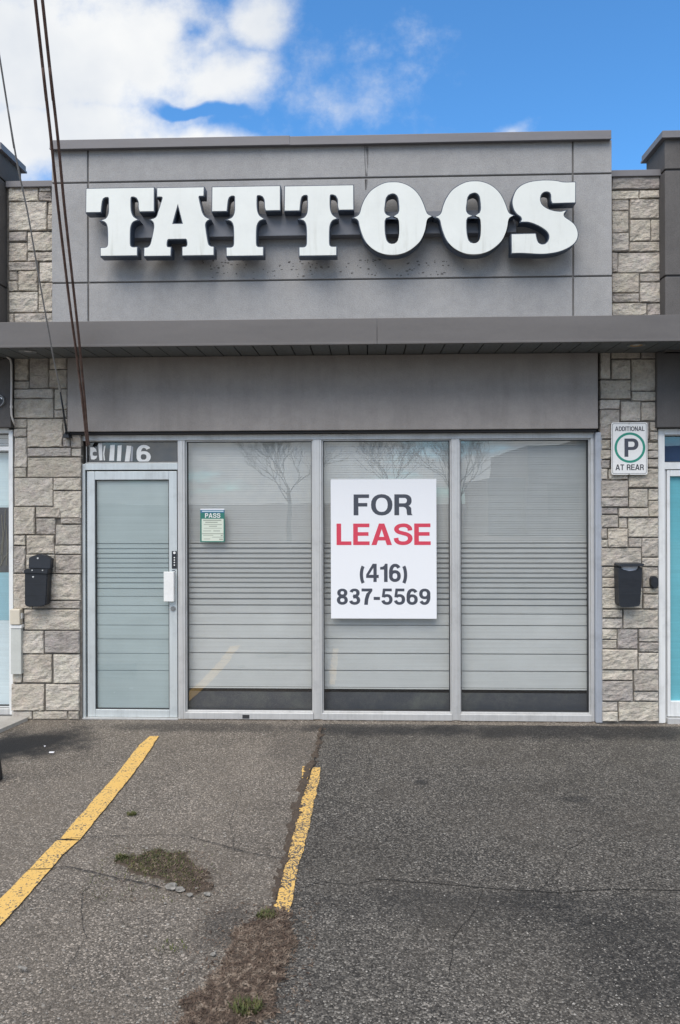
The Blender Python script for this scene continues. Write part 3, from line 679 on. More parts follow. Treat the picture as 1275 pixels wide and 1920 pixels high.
# upper stone walls
uw = box('upper_wall', (X(-8, 500, YS), X(125, 500, YS), YS+.009, .4, ZF_T-.045, Z(346, 56, YS)), M['mortar'], shop)
stones(uw, [(17,351,72,378),(74,352,97,360),(74,362,97,378),(17,379,88,433),(90,379,100,403),(90,404,100,432),(17,435,51,453),(52,435,100,471),(52,473,100,490),(17,455,51,490),(17,492,72,508),(74,492,100,529),
 (17,509,33,526),(35,509,71,546),(17,528,34,546),(73,531,100,586),(17,548,72,586),(17,588,26,612),(28,588,100,612)], YS, 5)
box('coping', (X(14, 345, YS), X(101, 345, -.2), YS-.035, .45, Z(350, 56, YS-.035), Z(338.5, 56, YS-.035)), M['coping'], shop, .004)
uw = box('upper_wall', (X(1120, 500, YS), X(1246, 500, YS), YS+.009, .4, ZF_T-.045, Z(326, 1190, YS)), M['mortar'], shop)
stones(uw, [(1147,331,1236,355),(1147,357,1198,374),(1199,357,1236,372),(1147,376,1178,396),(1181,374,1236,410),(1147,397,1178,437),(1181,412,1220,452),(1221,412,1237,452),(1147,438,1178,472),(1180,454,1237,472),
 (1147,474,1158,511),(1159,474,1238,511),(1147,513,1198,549),(1200,513,1238,528),(1200,530,1238,567),(1147,551,1198,567),(1147,569,1212,592),(1214,569,1239,592)], YS, 6)
box('coping', (X(1130, 345, -.2), X(1238, 345, YS), YS-.035, .45, Z(330, 1190, YS-.035), Z(318, 1190, YS-.035)), M['coping'], shop, .004)

# sign panel of the parapet: nine stucco panels with recessed joints
YP = -.28
px0, px1 = X(97, 450, YP), X(1147.5, 450, YP)
gx1, gx2 = X(165, 430, YP), X(1074.5, 430, YP)
zt, zb = Z(272, 637, YP), ZF_T-.04
gz1, gz2 = Z(334, 637, YP), Z(524, 637, YP)
par = box('parapet', (px0+.004, px1-.004, YP+.014, .45, zb, zt-.01), M['stucco_groove'], shop)
GW = .0065
for xa, xb in ((px0, gx1-GW), (gx1+GW, gx2-GW), (gx2+GW, px1)):
    for za, zc in ((zb, gz2-GW), (gz2+GW, gz1-GW), (gz1+GW, zt)):
        box('stucco_panel', (xa, xb, YP, YP+.04, za, zc), M['stucco_light'], par, .005)
xj = X(541, 262, YP-.03)
for xa, xb, dz_ in ((X(93, 270, YP-.04), xj+.012, .006), (xj+.001, X(1146.5, 250, YP-.04), 0.0)):
    bm = bmesh.new(); yo = YP-.04 - dz_*.5
    bx(bm, xa, xb, yo, .5, Z(269.5, 637, YP-.04)+dz_*.3, Z(253.5, 637, YP-.04)+dz_, .004)
    bx(bm, xa+.002, xb-.002, yo-.008, yo+.01, Z(270.5, 637, YP-.04)+dz_*.3, Z(268.5, 637, YP-.04)+dz_*.3)
    obj('coping', bm, M['coping'], shop)
# dark run-off stain below the coping joint and bird/adhesive specks under the sign are real marks on the panel
def speck(m, px, py, w, h, Y, parent):
    x, z = at(px, py, Y); bm = bmesh.new(); n = 7; rr = [random.uniform(.6, 1.2) for _ in range(n)]
    bm.faces.new([bm.verts.new((x + w*rr[i]*math.cos(6.283*i/n), Y-.0012, z + h*rr[i]*math.sin(6.283*i/n))) for i in range(n)])
    return bm
bm = bmesh.new(); rd = random.Random(4)
for i in range(150):
    px, py = rd.uniform(380, 880), rd.gauss(500, 14)
    if not 486 < py < 527: continue
    if rd.random() < .4: px = rd.choice((405, 420, 560, 590, 640, 700, 770, 830)) + rd.gauss(0, 12)
    x, z = at(px, py, YP); w = rd.uniform(.004, .014); h = rd.uniform(.003, .008); n = 7
    if z - h < gz2 + GW + .004: continue
    bm.faces.new([bm.verts.new((x + w*rd.uniform(.5, 1.2)*math.cos(6.283*k/n), YP-.0012, z + h*rd.uniform(.5, 1.2)*math.sin(6.283*k/n))) for k in range(n)])
tag(obj('specks', bm, mat('specks', base=(.13, .125, .125), rough=.9), par), kind='stuff')
def streak(t, b):
    c = oc(t); a = nz(t, scl(t, c, (60, 1, 6)), 1, 4, .6)
    al = ramp(t, a, [(.38, 0), (.66, .85)])
    tr = node(t, 'ShaderNodeBsdfTransparent'); mx = node(t, 'ShaderNodeMixShader', {0: al, 1: tr.outputs[0], 2: b.outputs[0]})
    t.links.new(mx.outputs[0], t.nodes['Material Output'].inputs[0])
M['streak'] = mat('streak', streak, base=(.075, .07, .068), rough=.9)
xs = X(687, 300, YP); bm = bmesh.new()
bm.faces.new([bm.verts.new(q) for q in ((xs-.020, YP-.0015, zt-.012), (xs+.020, YP-.0015, zt-.012), (xs+.012, YP-.0015, gz1+GW+.006), (xs-.010, YP-.0015, gz1+GW+.006))])
bm.faces.new([bm.verts.new(q) for q in ((xs-.014, YP-.0015, gz1-GW-.006), (xs+.016, YP-.0015, gz1-GW-.006), (xs+.010, YP-.0015, gz1-.10), (xs-.010, YP-.0015, gz1-.10))])
obj('stain', bm, M['streak'], par)

# fascia and soffit (run across all three units; each unit carries its own length)
fj = X(707, 620, YF)
def fascia(parent, xa, xb):
    bm = bmesh.new(); bx(bm, xa, xb, YF, YF+.05, ZS_F, ZF_T, .003); bx(bm, xa, xb, YF-.006, YF+.012, ZS_F-.004, ZS_F+.012, .002)
    bx(bm, xa, xb, YF+.051, YP+.6, ZF_T-.075, ZF_T-.05)
    obj('fascia', bm, M['fascia'], parent)
fascia(left, LX-6, LX-.001); fascia(shop, LX, fj-.0008); fascia(shop, fj+.0008, RX); fascia(right, RX+.001, RX+6)
pw = .152; pm = None
def soffit(parent, xa, xb):
    box('soffit_board', (xa, xb, YF+.052, .25, ZS_F+.032, ZS_F+.045), M['dark_gap'], parent)
    n = int(round((xb-xa)/pw)); w = (xb-xa)/n
    me = None
    for i in range(n):
        if me is None:
            o = box('soffit_panel', (xa+.004, xa+w-.004, YF+.052, .02, ZS_F+.012, ZS_F+.03), M['soffit'], parent, .003); me = o.data
        else:
            o = bpy.data.objects.new('soffit_panel', me); COL.objects.link(o); o.parent = parent; o.location.x = w*i; BASE[o.name] = BASE[parent.name]
soffit(left, LX-1.5, LX-.002); soffit(shop, LX, RX); soffit(right, RX+.002, RX+1.5)

# pilaster towers of the neighbouring units
def tower(parent, xa, xb, side, pxm, ycap0, ycap1, yg1, yg2):
    Yt = YS-.125; z1 = Z(ycap0, pxm, Yt-.03); z0 = Z(ycap1, pxm, Yt-.03); g1, g2 = Z(yg1, pxm, Yt), Z(yg2, pxm, Yt)
    o = box('pilaster', (xa+.015, xb-.015, Yt+.015, .24, ZF_T-.2, z0+.005), M['stucco_edge'], parent)
    for za, zc in ((ZF_T-.2, g2-.008), (g2+.008, g1-.008), (g1+.008, z0+.004)):
        box('stucco_panel', (xa, xb, Yt, .25, za, zc), M['stucco_dark'], o, .005)
    bm = bmesh.new(); bx(bm, xa-.03, xb+.03, Yt-.03, .28, z0, z1, .004); bx(bm, xa-.036, xb+.036, Yt-.036, .286, z0-.004, z0+.012)
    obj('coping', bm, M['coping'], parent)
tower(right, X(1247, 450, YS-.125), X(1247, 450, YS-.125)+1.5, -1, 1262, 244, 257, 318, 517)
tower(left, X(-1, 450, YS-.125)-1.5, X(-1, 450, YS-.125), 1, -1, 266, 279, 331, 533)

# stucco lintel above the windows
YL = -.085
lx0, lx1 = X(126, 740, YL), X(1121.5, 740, YL); lz0 = Z(806.5, 637, YL)
box('lintel', (lx0, lx1, YL, .1, lz0, ZS_F+.011), M['stucco_lintel'], shop, .006)
box('flashing', (lx0+.01, lx1-.01, YL+.02, .08, lz0-.022, lz0-.001), M['dark_gap'], shop)
box('lintel', (LX-6, X(20, 740, YL), YL, .1, Z(801, 10, YL), ZS_F+.011), M['stucco_dark'], left, .006)
box('lintel', (X(1232, 740, YL), RX+6, YL, .1, Z(801, 1260, YL), ZS_F+.011), M['stucco_dark'], right, .006)

# storefront frame
YW = 0.0
fr = box('storefront_frame', (X(150.5, 1100), X(1127, 1100), .085, .10, .01, .05), M['gasket'], shop)
zh1, zh0 = lz0-.0225, Z(824, 637, 0)
zs1, zs0 = Z(1337, 637, 0), Z(1349.5, 637, 0)
mulls = [(333.5, 347), (587, 603.5), (847, 862)]
jl0, jl1 = X(151, 1100), X(160, 1100); jr0, jr1 = X(1108, 1050), X(1114, 1050); jp1 = X(1127.5, 1050)
box('head', (jl0, jr1, YW, .10, zh0, zh1), M['alu'], fr, .003)
box('jamb', (jl0, jl1, YW-.004, .10, .004, Z(870, 155)), M['alu_door'], fr, .003)
box('jamb', (jr0, jr1, YW, .10, zs0, zh0-.0005), M['alu'], fr, .003)
box('corner_post', (jr1+.001, jp1, YW-.035, .10, .004, lz0-.0235), M['alu_blue'], fr, .012)
mx_ = [(X(a, 1080), X(b, 1080)) for a, b in mulls]
for i, (a, b) in enumerate(mx_):
    bm = bmesh.new(); z_lo = .004 if i == 0 else zs0
    bx(bm, a, b, YW, .10, z_lo, zh0-.0005, .003); bx(bm, a+.018, b-.018, YW-.005, YW+.02, z_lo+.005, zh0-.003, .002)
    obj('mullion', bm, M['alu'], fr)
for a, b in ((mx_[0][1], mx_[1][0]), (mx_[1][1], mx_[2][0]), (mx_[2][1], jr0)):
    box('sill', (a+.0005, b-.0005, YW-.012, .10, zs0, zs1), M['alu'], fr, .004)
# footing strip seen below the sill
box('footing', (mx_[0][0], jp1, -.006, .1, 0, zs0-.003), mat('footing', scrap((.09, .075, .06), (.2, .165, .13), (.36, .33, .29)), rough=.95), shop)
box('sill_chip', (X(455, 1342), X(468, 1342), -.0135, .0, Z(1346.5, 461), Z(1339.5, 461)), M['gasket'], fr)

def pane(x0, x1, z0, z1, y, m, parent):
    me = bpy.data.meshes.new('pane'); me.from_pydata([(x0, y, z0), (x1, y, z0), (x1, y, z1), (x0, y, z1)], [], [(0, 1, 2, 3)])
    return obj('pane', me, m, parent)
# windows: frame stops, gasket, pane; blinds hang behind them as things of their own
def window(parent, a, b, z0, z1, name='window', pane_m='glass', alu='alu', st=.012):
    bm = bmesh.new()
    for q in ((a, a+st, z0, z1), (b-st, b, z0, z1), (a+st, b-st, z0, z0+st), (a+st, b-st, z1-st, z1)): bx(bm, q[0]+.0004, q[1]-.0004, .022, .075, q[2]+.0004, q[3]-.0004, .002)
    w = obj(name, bm, M[alu], parent)
    bm = bmesh.new(); g = .005
    for q in ((a+st, a+st+g, z0+st, z1-st), (b-st-g, b-st, z0+st, z1-st), (a+st+g, b-st-g, z0+st, z0+st+g), (a+st+g, b-st-g, z1-st-g, z1-st)): bx(bm, q[0], q[1], .03, .07, q[2], q[3])
    obj('gasket', bm, M['gasket'], w)
    pane(a+st, b-st, z0+st, z1-st, .045, M[pane_m], w); return w
strong = [1018, 1028, 1037.5, 1047, 1056, 1065.5, 1074.5, 1083.5, 1092.5, 1102, 1112, 1123, 1135, 1150.5, 1172, 1197.5, 1225, 1257, 1289]
labels = ['grey slatted blind in the left window behind the green notice', 'grey slatted blind in the middle window behind the lease sign', 'grey slatted blind in the right window next to the stone pier']
wins = []
for i, (a, b) in enumerate(((mx_[0][1], mx_[1][0]), (mx_[1][1], mx_[2][0]), (mx_[2][1], jr0))):
    w = window(shop, a, b, zs1, zh0); wins.append((a, b))
    YB = .105; ba, bb = a+.004, b-.004
    t = thing('window_blind', ((a+b)/2, YB, zh0), labels[i], 'blind', 'slatted blinds behind the three windows')
    dz_ = (i-1)*.010
    zz = [Z(q, 637, YB)+0*dz_ for q in strong]
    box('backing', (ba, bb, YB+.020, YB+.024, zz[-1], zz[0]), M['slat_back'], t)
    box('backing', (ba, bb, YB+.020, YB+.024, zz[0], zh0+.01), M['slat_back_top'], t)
    for k in range(len(zz)-1):
        p = zz[k]-zz[k+1]; gap = .36*p if k < 8 else (.26*p if k < 12 else .008)
        bm = bmesh.new(); bx(bm, ba, bb, YB, YB+.004, zz[k+1]+gap*.5, zz[k]-gap*.5)
        for q in bm.verts: q.co.y += -.006*((q.co.z-zz[k+1])/p) if k < 13 else 0
        obj('slat', bm, M['slat'], t)
    n = 44; top = zh0 + .005; bm = bmesh.new(); p = (top-zz[0])/n
    for k in range(n):
        f = bx(bm, ba, bb, YB, YB+.003, zz[0]+p*k+.0035, zz[0]+p*(k+1)-.001)
    tag(obj('slat', bm, M['slat'], t), kind='stuff')
    box('bottom_rail', (ba, bb, YB-.004, YB+.014, zz[-1]-.012, zz[-1]-.001), M['slat'], t, .003)
    box('kick_panel', (a, b, .088, .098, zs1-.01, Z(1298, 637, .09)), M['kick'], w)
box('room', (mx_[0][1], jr0, .15, .21, 0.01, zh1), M['dark_gap'], shop)  # dark slab: the gloom of the unlit room put into its colour

# transom with the partly smeared house number
tz0, tz1 = Z(867.5, 245), zh0
door_r = mx_[0][0]
tw = window(shop, jl1, door_r, tz0, tz1-.001, 'transom_window', 'glass_dark', 'alu', .006)
box('backing', (jl1, door_r, .11, .12, tz0, tz1), mat('transom_back', base=(.10, .11, .125), rough=.5), tw)
text('numeral', '6', (*[X(q, 851) for q in (253, 280)], Z(867, 266), Z(833.5, 266)), .043, M['white'], tw)
def decal(pts, parent, m=M['white'], Y=.043, name='numeral'):
    bm = bmesh.new(); bm.faces.new([bm.verts.new((at(a, b, Y)[0], Y, at(a, b, Y)[1])) for a, b in pts]); return obj(name, bm, m, parent)
zf = lambda zx, zy: (140 + zx/5.795, 800 + zy/5.795)
for q in ([(170,225),(205,222),(232,245),(240,275),(215,272),(196,280),(196,312),(220,318),(245,315),(235,345),(210,358),(178,355),(168,300)], [(256,185),(298,180),(302,365),(270,368),(262,300)], [(318,210),(335,205),(322,300),(330,365),(316,368),(308,290)],
          [(388,200),(436,196),(428,370),(374,370)], [(468,205),(512,200),(502,374),(458,374)], [(566,205),(616,208),(596,378),(545,378)]):
    decal([zf(*k) for k in q], tw)
decal([zf(*k) for k in [(618,215),(636,218),(628,376),(606,378)]], tw, mat('smear', base=(.35, .37, .41), rough=.6))
box('transom_bar', (jl1+.0005, door_r-.0005, YW-.002, .10, Z(881, 245), Z(868.5, 245)), M['alu_door'], fr, .003)

# the door
da, db, dz1, dz0 = X(163, 1100), X(333, 1100)-.006, Z(883.5, 245), Z(1345, 245)
ga, gb, gz1_, gz0_ = X(177.5, 1100), X(316.5, 1100), Z(899.5, 245), Z(1331, 245)
bm = bmesh.new(); YD = .008
for q in ((da, ga, dz0, dz1), (gb, db, dz0, dz1), (ga, gb, gz1_, dz1), (ga, gb, dz0, gz0_)): bx(bm, q[0]+.0004, q[1]-.0004, YD, YD+.045, q[2]+.0004, q[3]-.0004, .003)
door = obj('door', bm, M['alu_door'], shop)
box('weatherstrip', (jl1, door_r, .06, .085, .004, Z(882, 245)), M['gasket'], shop)
bm = bmesh.new(); g = .007
for q in ((ga, ga+g, gz0_, gz1_), (gb-g, gb, gz0_, gz1_), (ga+g, gb-g, gz0_, gz0_+g), (ga+g, gb-g, gz1_-g, gz1_)): bx(bm, q[0], q[1], YD+.012, YD+.04, q[2], q[3])
obj('gasket', bm, M['gasket'], door)
pane(ga, gb, gz0_, gz1_, .030, M['glass_door'], door)
box('film_backing', (ga, gb, .050, .053, gz0_, gz1_), M['film_door_back'], door)
dl = [899, 1019, 1029, 1038, 1047, 1056, 1065, 1074, 1083.5, 1093, 1104, 1118, 1135, 1150, 1172, 1198, 1225, 1257, 1332]
for k in range(len(dl)-1):
    za, zc = Z(dl[k+1], 245, .045), Z(dl[k], 245, .045); p = zc-za; gap = .26*p if 0 < k < 10 else .0055
    bm = bmesh.new(); bx(bm, ga, gb, .043, .046, za+gap*.5, zc-gap*.5); obj('film_strip', bm, M['film_door'], door)
# pull handle, keypad decal, lock
x0, x1, z0, z1 = rect(307, 1072, 326, 1128, -.04)
bm = bmesh.new(); bx(bm, x0, x1, -.045, -.030, z0, z1, .004); bx(bm, x1-.012, x1, -.0305, .02, z0+.002, z1-.002, .003); obj('pull_handle', bm, M['white'], door)
x0, x1, z0, z1 = rect(322.5, 1033, 331.5, 1066, YD)
kp = box('keypad', (x0, x1, YD-.008, YD+.004, z0, z1), M['black'], door, .002)
for k, q in enumerate((1036.5, 1045.5, 1050, 1054.5, 1059.5)):
    xx, zz_ = at(327, q, YD-.008); bm = bmesh.new(); disc(bm, xx, zz_, .006 if k else .011, YD-.010, YD-.007, 12); obj('button', bm, M['white'], kp)
decal([(322.5, 1069), (328, 1069), (330, 1072), (328.5, 1072.5), (327, 1070.5), (322.5, 1070.5)], door, M['ink_dark'], YD-.0015, 'scuff')
x_, z_ = at(324.7, 1141, YD); bm = bmesh.new(); disc(bm, x_, z_, .021, YD-.010, YD+.005, 24); lk = obj('lock', bm, M['steel'], door)
bm = bmesh.new(); disc(bm, x_, z_, .011, YD-.013, YD-.0095, 16); obj('keyhole', bm, M['grey_trim'], lk)
box('threshold', (jl0, door_r, -.02, .10, .003, .014), M['alu'], shop)

# right neighbour's storefront
def side_front(parent, xa, sgn):
    pass
rx0 = X(1238.5, 1000)
box('jamb', (RX+.003, X(1246, 1000), YW-.01, .10, .004, Z(804, 1260)), M['alu_white'], right, .003)
box('jamb', (X(1246, 1000)+.001, X(1250.5, 1000), YW+.012, .10, .004, Z(880, 1260)), M['alu'], right, .003)
xe = X(1246, 1000); xr = RX+2.2
box('head', (xe+.001, xr, YW-.008, .10, Z(815, 1260), Z(804, 1260)), M['alu_white'], right, .003)
box('transom_bar', (xe+.001, xr, YW-.006, .10, Z(880, 1260), Z(868, 1260)), M['alu_white'], right, .003)
w = window(right, xe+.001, xr, Z(867.5, 1260), Z(815.5, 1260), 'transom_window', 'glass_dark', 'alu_white', .006)
box('backing', (xe, xr, .11, .12, Z(868, 1260), Z(815, 1260)), mat('transom_sky_reflection', base=(.12, .19, .33), rough=.4), w)  # blue sky reflection painted into the backing colour
da2, dz1_, dz0_ = X(1251.5, 1100), Z(881, 1262), Z(1344, 1262); ga2 = X(1257.5, 1100); gz1b, gz0b = Z(893, 1266), Z(1315.5, 1266)
bm = bmesh.new(); xd = da2+.92
for q in ((da2, ga2, dz0_, dz1_), (xd-.06, xd, dz0_, dz1_), (ga2, xd-.06, gz1b, dz1_), (ga2, xd-.06, dz0_, gz0b)): bx(bm, q[0]+.0004, q[1]-.0004, .004, .05, q[2]+.0004, q[3]-.0004, .003)
d2 = obj('door', bm, M['alu_white'], right)
pane(ga2, xd-.06, gz0b, gz1b, .028, M['glass_door'], d2)
box('film', (ga2, xd-.06, .042, .046, gz0b, gz1b), M['film_aqua'], d2)
box('threshold', (da2-.008, xd+.05, -.02, .10, Z(1357, 1262), Z(1345.5, 1262)), M['alu'], right, .003)
box('wall_face', (xd+.005, RX+6, .0, .2, 0, Z(804, 1260)-.0015), M['stucco_dark'], right)
# left neighbour's storefront
la, lb = X(17.5, 1000), X(25.5, 1000)
box('jamb', (la, lb, YW-.012, .10, .035, Z(806, 15)), M['alu_white'], left, .003)
box('head', (LX-2.2, la-.001, YW-.008, .10, Z(812, 8), Z(802.5, 8)), M['alu_white'], left, .003)
box('transom_bar', (LX-2.2, la-.001, YW-.006, .10, Z(845, 8), Z(838, 8)), M['alu_white'], left, .003)
w = window(left, LX-2.2, la-.001, Z(837.5, 8), Z(812.5, 8), 'transom_window', 'glass', 'alu_white', .005)
for q0, q1 in ((812, 820), (821, 829), (830, 838)): box('slat', (LX-2.2, la-.002, .09, .095, Z(q1, 8), Z(q0, 8)), M['slat_back_top'], w)
w = window(left, LX-2.2, la-.001, Z(1327, 8), Z(845.5, 8), 'window', 'glass', 'alu_white', .006)
for nm, q0, q1, m_ in (('film', 845, 952, 'film_pale'), ('dark_interior', 952, 1075, 'kick'), ('film', 1075, 1166, 'film_mid'), ('film', 1166, 1327, 'film_white')):  # the dark panel has the unlit interior put into its colour
    box(nm, (LX-2.2, la-.002, .085, .09, Z(q1, 8)+.001, Z(q0, 8)-.001), M[m_], w)
bm = bmesh.new()
for pts in ([(3, 1058), (6, 1010), (9, 985), (10, 955)], [(0, 1062), (8, 1045), (17, 1035)], [(2, 1040), (5, 1000), (3, 965)], [(12, 1060), (14, 1020), (11, 985)]):
    tube(bm, [(at(a, b, .08)[0], .08, at(a, b, .08)[1]) for a, b in pts], .003, 5)
obj('grass_sticker', bm, mat('grass_sticker', base=(.26, .25, .19), rough=.7), w)
box('sill', (LX-2.2, la-.001, YW-.015, .10, .035, Z(1328, 8)), M['alu'], left, .003)
box('step', (LX-3.2, X(58, 1345), -.03, .0, .002, .034), M['threshold'], left)
box('wall_face', (LX-6, LX-2.205, .0, .2, 0, Z(802.5, 8)), M['stucco_dark'], left)
box('roof', (LX-6, RX+6, .45, BACK, ZR-.149, ZR-.12), M['stucco_edge'], shop)

# ------------------------------------------------------------------ the channel letter sign
def cr(pts, ang=38):
    "smooth a closed outline except at sharp corners"
    n = len(pts); P = [Vector(p) for p in pts]; sharp = []
    for i in range(n):
        a, b = P[i]-P[i-1], P[(i+1) % n]-P[i]
        sharp.append(abs(math.degrees(a.angle_signed(b))) > ang)
    out = []
    for i in range(n):
        p0, p1, p2, p3 = P[i-1], P[i], P[(i+1) % n], P[(i+2) % n]; L = (p2-p1).length
        t1 = (p2-p1) if sharp[i] else (p2-p0).normalized()*L
        t2 = (p2-p1) if sharp[(i+1) % n] else (p3-p1).normalized()*L
        k = 1 if sharp[i] and sharp[(i+1) % n] else 5
        for j in range(k):
            s = j/k; h1 = 2*s**3-3*s**2+1; h2 = s**3-2*s**2+s; h3 = -2*s**3+3*s**2; h4 = s**3-s**2
            out.append(tuple(p1*h1 + t1*h2 + p2*h3 + t2*h4))
    return out
GT = [(58,110),(655,110),(655,318),(530,318),(522,290),(519,230),(503,198),(478,187),(457,187),(450,200),(450,290),(458,335),(475,365),(512,391),(475,405),(455,430),(445,470),(443,600),(447,622),(462,632),(505,633),(505,705),(183,705),(183,634),(225,633),(243,622),(249,600),(248,470),(240,430),(222,405),(188,392),(225,380),(245,358),(255,330),(258,300),(258,197),(250,187),(225,188),(205,200),(195,230),(185,318),(55,318)]
GA = [(692,104),(1130,104),(1127,180),(1087,180),(1080,190),(1085,215),(1103,290),(1115,330),(1140,365),(1182,387),(1155,405),(1142,430),(1145,470),(1165,590),(1175,615),(1195,628),(1220,632),(1220,704),(928,704),(928,630),(963,628),(974,610),(970,568),(960,557),(795,557),(785,570),(780,610),(787,628),(818,630),(816,704),(568,704),(570,632),(600,628),(622,610),(635,580),(660,470),(663,440),(655,405),(628,382),(670,370),(690,350),(700,320),(740,205),(743,190),(733,181),(692,180)]
HA = [(886,250),(932,424),(833,424)]
GO = [(407,62),(480,68),(560,98),(630,150),(680,215),(715,290),(740,360),(757,387),(797,407),(760,427),(745,455),(738,500),(720,570),(680,650),(620,710),(550,755),(480,778),(407,785),(330,778),(255,752),(185,705),(130,640),(95,560),(75,490),(66,447),(48,423),(15,410),(55,393),(77,368),(97,300),(130,225),(185,150),(260,98),(335,68)]
HO = [(405,175),(435,183),(458,210),(467,250),(472,340),(460,375),(417,403),(455,420),(468,450),(470,570),(457,640),(432,668),(400,675),(368,668),(345,640),(330,570),(327,450),(340,420),(388,403),(345,385),(325,350),(330,280),(340,220),(362,188)]
GS = [(1085,78),(1083,308),(825,311),(812,280),(808,215),(795,190),(765,178),(725,185),(695,215),(685,265),(700,320),(750,365),(830,398),(920,410),(955,402),(980,400),(957,425),(950,450),(965,475),(1030,520),(1080,570),(1108,640),(1105,710),(1070,770),(1000,820),(900,860),(790,880),(690,885),(560,877),(460,871),(360,872),(360,657),(630,655),(645,720),(665,760),(700,778),(740,775),(775,740),(788,690),(770,640),(720,595),(640,550),(550,520),(462,517),(478,490),(465,460),(420,425),(385,370),(370,290),(385,220),(420,150),(490,95),(580,65),(700,52),(800,53),(880,62),(950,77)]
YFc = -.468
sign = thing('letter_sign', (X(620, 480, YFc), YP, Z(480, 620, YFc)), 'white TATTOOS letters with navy sides mounted on the grey parapet', 'shop sign')
x0, x1, z0, z1 = rect(222, 399, 968, 441, YP-.09)
box('raceway', (x0, x1, YP-.09, YP+.001, z0, z1), M['raceway'], sign, .003)
def letter(ch, outline, hole, b):
    x0, x1, z0, z1 = rect(*b, YFc)
    xs_ = [p[0] for p in outline]; ys_ = [p[1] for p in outline]
    sx, sz = (x1-x0)/(max(xs_)-min(xs_)), (z1-z0)/(max(ys_)-min(ys_))
    f = lambda p: (x0 + (p[0]-min(xs_))*sx, z1 - (p[1]-min(ys_))*sz)
    spl = [[f(p) for p in cr(outline)]] + ([[f(p) for p in cr(hole)]] if hole else [])
    dep = (YP-.0905) - (YFc+.003)
    me = stand(curve_mesh(spl, dep/2, .006), YFc+.003+dep/2)
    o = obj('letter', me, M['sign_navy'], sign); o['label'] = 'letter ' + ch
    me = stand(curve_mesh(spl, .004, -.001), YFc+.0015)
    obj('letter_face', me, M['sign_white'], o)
letter('T, first of the word', GT, None, (161.6, 353, 288.7, 479.4))
letter('A', GA, HA, (270.3, 352, 400.4, 479.2))
letter('T, second', GT, None, (397.7, 350, 525.2, 479.4))
letter('T, third', GT, None, (533.8, 348.5, 662.7, 479))
letter('O, first', GO, HO, (662.8, 341.7, 809.8, 478))
letter('O, second', GO, HO, (815.8, 340, 962.8, 477))
letter('S', GS, None, (959.3, 338.5, 1082.7, 476))

# ------------------------------------------------------------------ signs and fittings
YB_ = .030
x0, x1, z0, z1 = rect(620.3, 898.5, 818.5, 1160, YB_)
t = thing('lease_sign', ((x0+x1)/2, YB_, z0), 'white FOR LEASE board with phone number on the middle window', 'sign')
box('board', (x0, x1, YB_, YB_+.008, z0, z1), M['board'], t, .001)
for s, b, m_ in (('FOR', (663, 926.5, 773.5, 966.5), 'ink'), ('LEASE', (631, 981.5, 807.5, 1022), 'ink_red'), ('(416)', (674.5, 1057, 763.5, 1094.5), 'ink'), ('837-5569', (631.5, 1103.5, 807, 1134), 'ink')):
    text('lettering', s, rect(*b, YB_), YB_-.0008, M[m_], t)
YK = -.075
x0, x1, z0, z1 = rect(1146.3, 792, 1214, 890, YK)
t = thing('parking_sign', ((x0+x1)/2, YK, z0), 'white ADDITIONAL P AT REAR parking sign with green ring on the right pier', 'sign')
bm = bmesh.new(); prism(bm, rrect(x0, x1, z0, z1, .016), YK, YK+.004); obj('plate', bm, M['white'], t)
bm = bmesh.new(); e = .0085; th = .0032
o_ = rrect(x0+e, x1-e, z0+e, z1-e, .012); i_ = rrect(x0+e+th, x1-e-th, z0+e+th, z1-e-th, .010)
vo_ = [bm.verts.new((p[0], YK-.0006, p[1])) for p in o_]; vi_ = [bm.verts.new((p[0], YK-.0006, p[1])) for p in i_]
for k in range(len(o_)): bm.faces.new((vo_[k], vo_[(k+1) % len(o_)], vi_[(k+1) % len(o_)], vi_[k]))
obj('border', bm, M['ink_dark'], t)
cxp, czp = at(1181, 839.3, YK); bm = bmesh.new(); ringy(bm, cxp, czp, .1265, .107, YK-.0009, YK+.001, 48); obj('ring', bm, M['green'], t)
text('lettering', 'ADDITIONAL', rect(1153, 799.5, 1208.5, 808.3, YK), YK-.0008, M['ink_dark'], t)
text('lettering', 'P', rect(1170.8, 822.2, 1197, 856.5, YK), YK-.0008, M['ink'], t)
text('lettering', 'AT REAR', rect(1154, 870.7, 1207.3, 881.5, YK), YK-.0008, M['ink_dark'], t)
for q in (794.5, 888.6):
    xx, zz_ = at(1179.5, q, YK); bm = bmesh.new(); disc(bm, xx, zz_, .005, YK-.003, YK+.003, 10); obj('screw', bm, M['grey_trim'], t)
for q in (1157, 1203):
    pass
box('bracket', (x0+.08, x1-.08, YK+.0045, YS-.004, z0+.05, z1-.05), M['grey_trim'], t)
YN = .036
x0, x1, z0, z1 = rect(375.5, 953.5, 421, 1016.5, YN)
t = thing('inspection_notice', ((x0+x1)/2, YN, z0), 'small green PASS notice stuck on the left window', 'notice')
box('card', (x0, x1, YN, YN+.004, z0, z1), M['pass_green'], t)
def flat(name, b, m_, lay, p): 
    q = rect(*b, YN); bm = bmesh.new(); y_ = YN-.0006*lay
    bm.faces.new([bm.verts.new(k) for k in ((q[0], y_, q[2]), (q[1], y_, q[2]), (q[1], y_, q[3]), (q[0], y_, q[3]))]); return obj(name, bm, M[m_], p)
flat('top_strip', (375.6, 953.6, 420.9, 956), 'board', 1, t); flat('header', (376, 956, 420.8, 961.5), 'pass_blue', 1, t)
flat('fine_print', (379, 957.8, 419, 959.4), 'film_pale', 2, t)
text('lettering', 'PASS', rect(384.5, 962.2, 413.2, 971, YN), YN-.0012, M['white'], t)
flat('paper', (378.2, 972.8, 419.2, 1014.5), 'pass_paper', 1, t)
